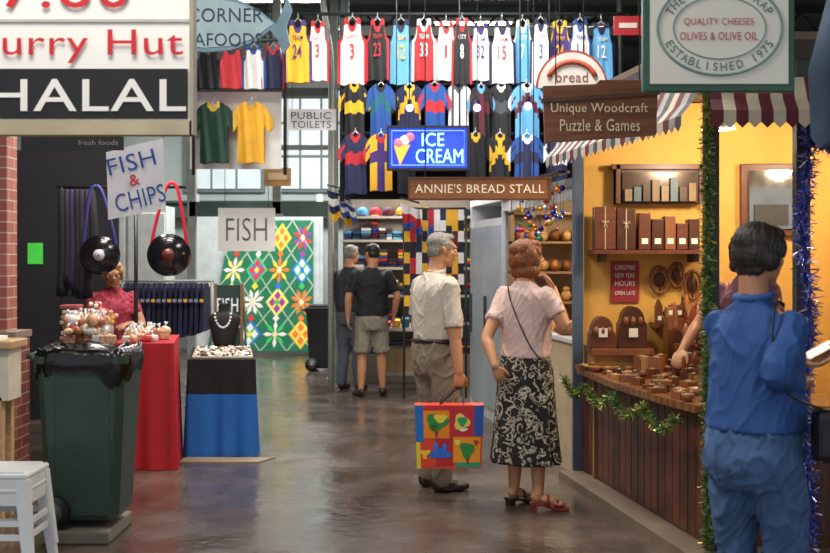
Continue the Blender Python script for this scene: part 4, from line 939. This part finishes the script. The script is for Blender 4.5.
for q,kn,an in ((1,L(.10,.02,.48),L(.10,-.02,.09)),(-1,L(-.10,.03,.48),L(-.11,.0,.09))):
    p.leg(pants,L(q*.088,0,.86),kn,an,pm,1.08,.068*p.S); p.leg(p.sk,L(q*.088,0,.86),kn,an,p.skin,.9)
p.cloth(pants,.008,8)
belt=MB(); limb(belt,[p.L(.176*cos(t),.01+.147*sin(t),1.015) for t in [k*pi/10 for k in range(21)]],[.016]*21,M('#2c221a',.4),8,1,ends=False); p.out.add(belt.v,belt.f,M('#2c221a',.4),True)
shb=M('#2a1c16',.4); p.shoe(L(.10,-.02,0),p.f+p.r*.25,shb,1.05); p.shoe(L(-.11,0,0),p.f-p.r*.15,shb,1.05)
p.head(L(0,.055,1.628),72,-3,1.0,'short',mat_hair('#96908a',.5),L(0,-.015,1.44),1.05)
p.done('man_with_shopping_bag')
mb=MB(); D=7.5; c=W(449,435,D); w=.22; h=.21; d=.07; z0=W(0,467,D).z; z1=W(0,404,D).z
xl=c.x-w; xr=c.x+w
mb.hexa([(xl+.012,c.y-d*.8,z0),(xr-.012,c.y-d*.8,z0),(xr-.012,c.y+d*.8,z0),(xl+.012,c.y+d*.8,z0),(xl-.004,c.y-d,z1),(xr+.004,c.y-d,z1),(xr+.004,c.y+d,z1),(xl-.004,c.y+d,z1)],M('#d8462a',.6))
def T2(u,v,off): return (xl+.012*(1-v)-.004*v+(xr-xl-.024*(1-v)+.008*v)*u, c.y-d*(.8+.2*v)-off, z0+(z1-z0)*v)
def F2(u0,u1,v0,v1,m,off=.002): mb.add([T2(u0,v0,off),T2(u1,v0,off),T2(u1,v1,off),T2(u0,v1,off)],[(0,1,2,3)],m)
B=lambda h:M(h,.55,var=.06)
F2(.12,.5,.48,.92,B('#f08c1e')); F2(.5,.86,.5,.92,B('#c8283a')); F2(.04,.3,.04,.46,B('#e0452a')); F2(.3,.56,.04,.48,B('#b82430')); F2(.56,.97,.1,.5,B('#f09a22'))
F2(.0,.12,.42,1,B('#1f6fc0'),.003); F2(.86,1.,.52,1,B('#2a58b0'),.003); F2(.12,.86,.92,1.0,B('#c83030'),.003); F2(.6,.98,.02,.1,B('#2a9a6a'),.003); F2(.0,.06,.0,.42,B('#e8d030'),.003)
def blob(u,v,r,m,off,sx=1,sz=1,n=14,wob=.2,ph=0):
    pts=[]
    for k in range(n):
        t=2*pi*k/n; q=r*(1+wob*sin(3*t+ph)); a=T2(u,v,off); pts.append((a[0]+q*sx*cos(t),a[1],a[2]+q*sz*sin(t)))
    mb.add(pts,[tuple(range(n))],m)
blob(.32,.74,.058,B('#2a8a3a'),.006,1.2,.9,ph=1); blob(.37,.80,.035,B('#f0d040'),.0075,1.2,.8); blob(.27,.66,.022,B('#1f6a30'),.008); blob(.31,.56,.02,B('#8a4a20'),.007,.5,1.4)
blob(.68,.74,.05,B('#e8d060'),.006,1,1,ph=2); blob(.69,.75,.03,B('#2a9a5a'),.0075); blob(.7,.62,.018,B('#f0f0e0'),.007,1.8,.6)
blob(.36,.24,.055,B('#2a6ad0'),.006,1.3,.6,ph=3); blob(.30,.34,.024,B('#3a7ae0'),.007,.6,1.5); blob(.43,.34,.02,B('#3a7ae0'),.007,.6,1.4); blob(.77,.3,.045,B('#2a8a3a'),.006,1,1.1,ph=.5); blob(.78,.18,.03,B('#8a3a1a'),.007,.4,1.2); blob(.13,.24,.03,B('#f0c030'),.006,1,1,n=10,wob=.45)
blob(.62,.42,.018,B('#f4e040'),.007); blob(.9,.42,.016,B('#c03030'),.007)
hx=rw.x; hz=rw.z-.105
for yy in (-1,1):
    for s_ in (-1,1):
        e=Vector((c.x+s_*.085,c.y+yy*d,z1-.03)); t=Vector((hx+s_*.012,rw.y-.0+yy*.006,hz)); mb.tube(cr([e,e.lerp(t,.5)+Vector((s_*.012,0,0)),t],5),.011,B('#26221f'),8,flat=.35)
    mb.tube([(hx-.014,rw.y+yy*.006,hz),(hx+.014,rw.y+yy*.006,hz)],.01,B('#26221f'),8)
mb.build('reusable_shopping_bag')
# --- woman in floral skirt
p=Person(.70,7.3,38,.965,.0055); L=p.L
p.base_torso(.93,.98,True)
tp=MB(); tm_=M('#d2b5ae',.8,var=.05)
p.loft(tp,[(.985,0,0,.172,.138),(1.06,0,.01,.166,.137),(1.15,0,.015,.165,.14),(1.27,0,.03,.172,.15),(1.35,0,.01,.172,.122),(1.405,0,-.005,.145,.095),(1.45,0,-.01,.095,.072),(1.48,0,-.008,.066,.062)],tm_)
rs=L(.16,.0,1.385); ls=L(-.16,-.005,1.385)
re=W(565,327,7.15); rw=W(553,289,7.27)
le=W(487,338,7.22); lw=W(495,366,7.08)
p.sleeve(tp,rs,re,.62,.06,.062,tm_); p.sleeve(tp,ls,le,.62,.06,.062,tm_)
p.arm(p.sk,rs,re,rw,p.skin,1.02); p.arm(p.sk,ls,le,lw,p.skin,1.02)
p.hand(rw,(-.42,.05,.8),(-.8,-.2,-.3),(-.2,-.9,.2),.5,.95); p.hand(lw,(.35,.05,-.9),(.3,.9,.1),(.8,-.1,.3),.5,.92)
p.cloth(tp,.006,9)
sk=MB(); fm=mat_floral()
def rip(t,z): k=max(0,(.98-z)/.68); return .06*k*sin(t*9+2*sin(t*2))+.025*k*sin(t*17+1)
p.loft(sk,[(.30,0,0,.232,.2),(.31,0,0,.24,.2),(.45,0,0,.222,.19),(.65,0,0,.208,.175),(.82,0,0,.197,.162),(.93,0,0,.182,.15),(1.0,0,0,.16,.128)],fm,n=96,e=2,ripple=rip)
p.out.add(sk.v,sk.f,fm,True)
for q,ax,ay in ((1,W(538,0,7.2).x,7.2),(-1,W(514,0,7.35).x,7.35)):
    an=Vector((ax,ay,.10)); kn=L(q*.085,.02,.5)
    p.leg(p.sk,L(q*.085,0,.86),kn,an,p.skin,.98)
    dr=(p.f*.7+p.r*(.9 if q>0 else .2)); dr.normalize(); rr=Vector((dr.y,-dr.x,0)); R=Matrix((rr,dr,Vector((0,0,1)))).transposed()
    b=Vector((ax,ay,0))
    p.sk.ell(b+dr*-.01+Vector((0,0,.085)),(.03,.038,.035),p.skin,R); p.sk.ell(b+dr*.06+Vector((0,0,.065)),(.034,.07,.026),p.skin,Matrix(R)@Matrix.Rotation(-.25,3,'X')); p.sk.ell(b+dr*.13+Vector((0,0,.042)),(.04,.04,.015),p.skin,R)
    for k in range(5): p.sk.ell(b+dr*(.172-.008*abs(k-1))+rr*(.028-k*.014)*(-q)+Vector((0,0,.036)),(.0075,.013,.009),p.skin,R,8,6)
    rd=M('#7a1c1c',.4) if q>0 else M('#2a1a1a',.4)
    pts=[b+dr*-.05+Vector((0,0,.05)),b+dr*.02+Vector((0,0,.045)),b+dr*.09+Vector((0,0,.024)),b+dr*.19+Vector((0,0,.018))]
    q2=cr([tuple(a) for a in pts],4); vs=[]
    for a in q2:
        a=Vector(a); zz=a.z
        vs+=[a-rr*.038,a+rr*.038,Vector((a.x,a.y,max(0,zz-.016)))+rr*.038,Vector((a.x,a.y,max(0,zz-.016)))-rr*.038]
    n=len(q2); p.out.add(vs,[(i*4+k,i*4+(k+1)%4,(i+1)*4+(k+1)%4,(i+1)*4+k) for i in range(n-1) for k in range(4)]+[(3,2,1,0),((n-1)*4,(n-1)*4+1,(n-1)*4+2,(n-1)*4+3)],rd)
    hl=b+dr*-.03; p.out.prism([tuple(hl-rr*.026-dr*.02)[:2],tuple(hl+rr*.026-dr*.02)[:2],tuple(hl+rr*.026+dr*.02)[:2],tuple(hl-rr*.026+dr*.02)[:2]],0,.045,rd)
    for yy,hh in ((.12,.058),(.15,.052),(.06,.095)): p.out.tube([b+dr*yy-rr*.04+Vector((0,0,.025)),b+dr*yy-rr*.028+Vector((0,0,hh-.006)),b+dr*yy+Vector((0,0,hh+.004)),b+dr*yy+rr*.028+Vector((0,0,hh-.006)),b+dr*yy+rr*.04+Vector((0,0,.025))],.009,rd,8,flat=.4)
p.head(L(-.01,.04,1.635),74,4,.98,'bob',mat_hair('#86491f',.4),L(0,-.01,1.45))
p.out.tube(cr([L(-.085,-.085,1.455),L(-.04,-.115,1.35),L(.05,-.145,1.2),L(.13,-.13,1.05),L(.19,-.06,.95)],6),.007,M('#1a1a1a',.5),6,flat=.5)
p.done('woman_in_floral_skirt')
# --- woman in blue shirt
p=Person(1.255,4.25,50,.965,.006,SKIN2); L=p.L
p.base_torso(.92,1.0,True)
tp=MB(); bm2=M('#2b5290',.8,var=.1,vs=14)
p.loft(tp,[(.985,0,0,.188,.155),(1.05,0,.005,.182,.152),(1.2,0,.01,.175,.147),(1.3,0,.01,.178,.14),(1.37,0,0,.168,.118),(1.42,0,-.01,.125,.09),(1.465,0,-.015,.078,.07),(1.495,0,-.012,.064,.06)],bm2)
rs=L(.165,-.005,1.375); ls=L(-.165,-.0,1.375)
re=W(774,374,4.0); rw=W(802,385,4.2)
le=L(-.2,.12,1.12); lw=W(805,362,4.5)
p.sleeve(tp,rs,re,.84,.064,.043,bm2,wr=rw); p.sleeve(tp,ls,le,.88,.062,.044,bm2,wr=lw)
p.arm(p.sk,rs,re,rw,p.skin,.95); p.arm(p.sk,ls,le,lw,p.skin,.95)
p.hand(rw,(.45,.7,-.1),(-.5,.4,.8),(-.5,.5,.5),.5,.95); p.hand(lw,(.6,-.2,.15),(.2,-.5,.8),(-.1,-.7,.5),.5,.95)
p.cloth(tp,.007,7)
colr=MB(); limb(colr,[p.L(.066*cos(t),-.01+.064*sin(t),1.49+.012*sin(t)) for t in [k*pi/6 for k in range(13)]],[.015]*13,bm2,8,2); p.cloth(colr,.0,sm=2,vox=.005)
pn=MB(); jm=M('#42608a',.85,var=.28,vs=9,bump=.3,bs=140)
p.loft(pn,[(.76,0,0,.165,.13),(.85,0,-.014,.188,.165),(.93,0,-.008,.188,.158),(1.01,0,0,.168,.135)],jm)
for q,kn,an in ((1,L(.10,.05,.48),L(.12,-.05,.09)),(-1,L(-.10,.03,.48),L(-.12,.1,.09))):
    p.leg(pn,L(q*.092,0,.86),kn,an,jm,1.08,.068); p.leg(p.sk,L(q*.092,0,.86),kn,an,p.skin,.85)
p.cloth(pn,.010,8)
p.shoe(L(.12,-.05,0),p.f,M('#5a4a3c',.5)); p.shoe(L(-.12,.1,0),p.f,M('#5a4a3c',.5))
p.head(L(0,.035,1.645),60,-6,1.0,'thick',mat_hair('#2e2520',.4),L(0,-.01,1.46))
blk=M('#131214',.4)
hb=Vector((1.485,4.06,.955))
p.out.box(hb.x-.085,hb.x+.085,hb.y-.05,hb.y+.05,hb.z-.1,hb.z+.09,blk,.03); p.out.box(hb.x-.07,hb.x+.07,hb.y-.056,hb.y-.05,hb.z-.06,hb.z+.02,M('#26242a',.4),.002)
p.out.tube(cr([L(.105,.03,1.455),L(.115,-.03,1.47),L(.135,-.085,1.42),L(.165,-.135,1.3),L(.215,-.13,1.15),hb+Vector((-.05,0,.09))],6),.009,blk,8,flat=.4)
Mp=Matrix.Translation(lw+Vector((.03,-.02,.03)))@Matrix.Rotation(-.5,4,'Y')
p.out.add([Mp@Vector(v) for v in ((-.03,-.03,0),(.09,-.03,0),(.09,.06,.01),(-.03,.06,.01))],[(0,1,2,3)],white)
p.done('woman_in_blue_shirt')
# --- background men
p=Person(W(372,0,13.1).x,13.1,-12,.99,.011); L=p.L; p.base_torso(1.0,1.1)
tp=MB(); kt=M('#121317',.8); p.loft(tp,[(.92,0,0,.19,.15),(1.05,0,.01,.192,.155),(1.2,0,.01,.19,.15),(1.33,0,0,.188,.135),(1.4,0,-.01,.15,.105),(1.48,0,-.01,.07,.065)],kt)
for q,el,wr in ((-1,L(-.27,.0,1.14),L(-.27,.05,.9)),(1,L(.29,-.03,1.15),L(.27,.08,.92))):
    sh=L(q*.18,0,1.375); p.sleeve(tp,sh,el,.8,.075,.068,kt); p.arm(p.sk,sh,el,wr,p.skin,1.1); p.hand(wr,(0,0,-1),p.r*-q,p.f,.4)
p.cloth(tp,.006,vox=.012)
pn=MB(); sm2=M('#857e6f',.8); p.loft(pn,[(.76,0,0,.165,.13),(.86,0,0,.185,.145),(.94,0,0,.182,.145)],sm2)
for q in (-1,1):
    kn=L(q*.11,.01,.48); an=L(q*.13,-.01+(.05 if q>0 else 0),.09); hip=L(q*.09,0,.86)
    limb(pn,[hip,hip.lerp(kn,.5),hip.lerp(kn,.95)],[.1,.098,.094],sm2,ends=False); p.leg(p.sk,hip,kn,an,p.skin); p.shoe(an,p.f+p.r*q*.3,shb,1.05)
p.cloth(pn,.006,vox=.012); p.head(L(0,.01,1.63),-30,-3,1.0,'short',mat_hair('#2a2420'),L(0,-.015,1.45),1.1); p.done('man_in_black_t_shirt')
p=Person(W(350,0,13.7).x,13.7,28,.99,.011); L=p.L; p.base_torso(1.0,1.1)
tp=MB(); kt2=M('#2c2e36',.8); p.loft(tp,[(.94,0,0,.18,.15),(1.05,0,.01,.185,.16),(1.2,0,.01,.185,.15),(1.33,0,0,.18,.13),(1.4,0,-.01,.14,.1),(1.48,0,-.01,.07,.065)],kt2)
for q,el,wr in ((-1,L(-.26,.02,1.14),L(-.22,.14,.95)),(1,L(.26,.02,1.14),L(.22,.16,.98))):
    sh=L(q*.17,0,1.375); p.sleeve(tp,sh,el,.8,.066,.064,kt2); p.arm(p.sk,sh,el,wr,p.skin,1.05); p.hand(wr,p.f*.5+Vector((0,0,-1)),p.r*-q,p.f,.4)
p.cloth(tp,.006,vox=.012); pn=MB(); gm=M('#565c68',.8); p.loft(pn,[(.78,0,0,.155,.12),(.86,0,0,.175,.135),(.96,0,0,.175,.14)],gm)
for q in (-1,1):
    kn=L(q*.1,.02,.48); an=L(q*.12,0,.09); p.leg(pn,L(q*.088,0,.86),kn,an,gm,1.05,.062); p.leg(p.sk,L(q*.088,0,.86),kn,an,p.skin,.85); p.shoe(an,p.f,shb)
p.cloth(pn,.006,vox=.012); p.head(L(0,.04,1.62),40,-8,1.0,'short',mat_hair('#8a847c'),L(0,-.01,1.45),1.05); p.done('man_in_grey_trousers')
# --- stallholder at the woodcraft stall
p=Person(2.02,7.0,215,.96,.009,z0=.06); L=p.L; p.base_torso(.93,1,True)
tp=MB(); c2=M('#6a3e4c',.8); p.loft(tp,[(.95,0,0,.175,.14),(1.15,0,.01,.165,.14),(1.3,0,.01,.17,.135),(1.38,0,0,.145,.1),(1.44,0,0,.095,.07),(1.48,0,0,.06,.06)],c2)
for q,el,wr in ((1,L(.28,.12,1.16),L(.3,.34,1.0)),(-1,L(-.22,.1,1.14),L(-.1,.26,1.02))):
    sh=L(q*.155,0,1.37); p.sleeve(tp,sh,el,.6,.058,.055,c2); p.arm(p.sk,sh,el,wr,p.skin); p.hand(wr,p.f-Vector((0,0,.5)),(0,0,-1),p.r*-q,.5)
p.cloth(tp,.006,vox=.011); pn=MB(); p.loft(pn,[(.78,0,0,.155,.12),(.86,0,0,.175,.135),(.97,0,0,.165,.13)],kt)
for q in (-1,1):
    kn=L(q*.09,.02,.48); an=L(q*.1,0,.09); p.leg(pn,L(q*.085,0,.86),kn,an,kt,1.0,.06); p.leg(p.sk,L(q*.085,0,.86),kn,an,p.skin,.85); p.shoe(an,p.f,shb)
p.cloth(pn,.005,vox=.012); p.head(L(0,.04,1.62),225,-8,.98,'bob',mat_hair('#4a2c1c'),L(0,-.01,1.45)); p.done('stallholder_woman')
# --- seated woman in left stall
sx,sy=W(113,0,10.4).x,10.4
mb=MB(); mb.lathe([(.17,.60),(.18,.62),(.18,.645),(.15,.655),(.001,.655)],(sx,sy,0),M('#3a2a20',.5),20)
for q in range(4):
    t=pi/4+q*pi/2; mb.cyl((sx+.12*cos(t),sy+.12*sin(t),.62),(sx+.2*cos(t),sy+.2*sin(t),0),.014,steel,8)
mb.build('bar_stool')
p=Person(sx,sy,165,1.0,.008,z0=-.17); L=p.L; p.base_torso(.95,1,True)
tp=MB(); rt=M('#9c3044',.8,var=.5,vs=30); p.loft(tp,[(.84,0,0,.185,.15),(1.0,0,.01,.17,.15),(1.15,0,.02,.17,.15),(1.3,0,.02,.175,.14),(1.39,0,0,.15,.1),(1.45,0,0,.09,.07),(1.48,0,0,.06,.06)],rt)
for q,el,wr in ((1,L(.24,.1,1.15),L(.10,.30,1.22)),(-1,L(-.25,.12,1.14),L(-.12,.34,1.16))):
    sh=L(q*.16,0,1.38); p.sleeve(tp,sh,el,.6,.06,.055,rt); p.arm(p.sk,sh,el,wr,p.skin); p.hand(wr,p.f-p.r*q*.5,(0,0,-1),p.r*-q,.5)
p.cloth(tp,.006,vox=.011); pn=MB(); p.loft(pn,[(.83,0,.02,.17,.15),(.88,0,.01,.18,.15),(.95,0,0,.165,.14)],kt)
for q in (-1,1):
    hip=L(q*.09,.02,.90); kn=L(q*.12,.40,.86); an=L(q*.1,.34,.5); limb(pn,[hip,hip.lerp(kn,.5),kn,kn.lerp(an,.5),an],[.07,.07,.062,.056,.05],kt); limb(p.sk,[kn,an,L(q*.1,.43,.46)],[.05,.035,.03],p.skin)
p.cloth(pn,.005,vox=.012); p.head(L(0,.06,1.60),160,-10,1.0,'thick',mat_hair('#c09a5c',.55),L(0,-.01,1.45),glasses=True); p.done('seated_stallholder')
# ================================================================ LIGHTS / CAMERA
def area(x,y,z,sx,sy,pw,col,rot=(0,0,0)):
    l=bpy.data.lights.new('market_light','AREA'); l.shape='RECTANGLE'; l.size=sx; l.size_y=sy; l.energy=pw; l.color=col
    o=bpy.data.objects.new('ceiling_light',l); o.location=(x,y,z); o.rotation_euler=rot; COL.objects.link(o)
wc=(1,.93,.84)
area(-1.5,4.0,4.9,1.6,1,160,wc); area(.6,7.6,4.8,1.2,.8,140,wc); area(-2.4,9.0,4.8,1.2,.8,140,wc); area(.3,11.4,4.9,3,.6,185,(1,.96,.9)); area(-1.5,16,4.8,4,2,500,(.95,.98,1)); area(2,15.8,4.8,3,2,150,(.95,.98,1))
def pt(x,y,z,pw,col,r=.08):
    l=bpy.data.lights.new('point_source','POINT'); l.energy=pw; l.color=col; l.shadow_soft_size=r; o=bpy.data.objects.new('stall_and_fill_light',l); o.location=(x,y,z); COL.objects.link(o)
pt(1.95,7.4,2.3,46,(1,.82,.58)); pt(2.9,7.3,2.3,46,(1,.82,.58)); pt(1.5,9.7,2.05,22,(1,.82,.6)); pt(0.1,13.9,2.2,42,(1,.88,.75)); pt(-2.45,9.7,2.45,22,(1,.9,.8)); pt(.4,10.2,2.85,14,(.42,.35,1),.05)  # left-stall point added to brighten the seated woman; violet one for floor glints
w=bpy.data.worlds.new('World'); scn.world=w; w.use_nodes=True
w.node_tree.nodes['Background'].inputs[0].default_value=(.9,.95,1,1); w.node_tree.nodes['Background'].inputs[1].default_value=.72
cam=bpy.data.cameras.new('cam'); co=bpy.data.objects.new('camera',cam); COL.objects.link(co); co.location=(0,0,CH); co.rotation_euler=(pi/2,0,0)
cam.sensor_width=36; cam.lens=36*F/830; cam.shift_y=-(276.5-HY)/830; cam.dof.use_dof=True; cam.dof.focus_distance=7.7; cam.dof.aperture_fstop=3.2
scn.camera=co
scn.view_settings.view_transform='Standard'
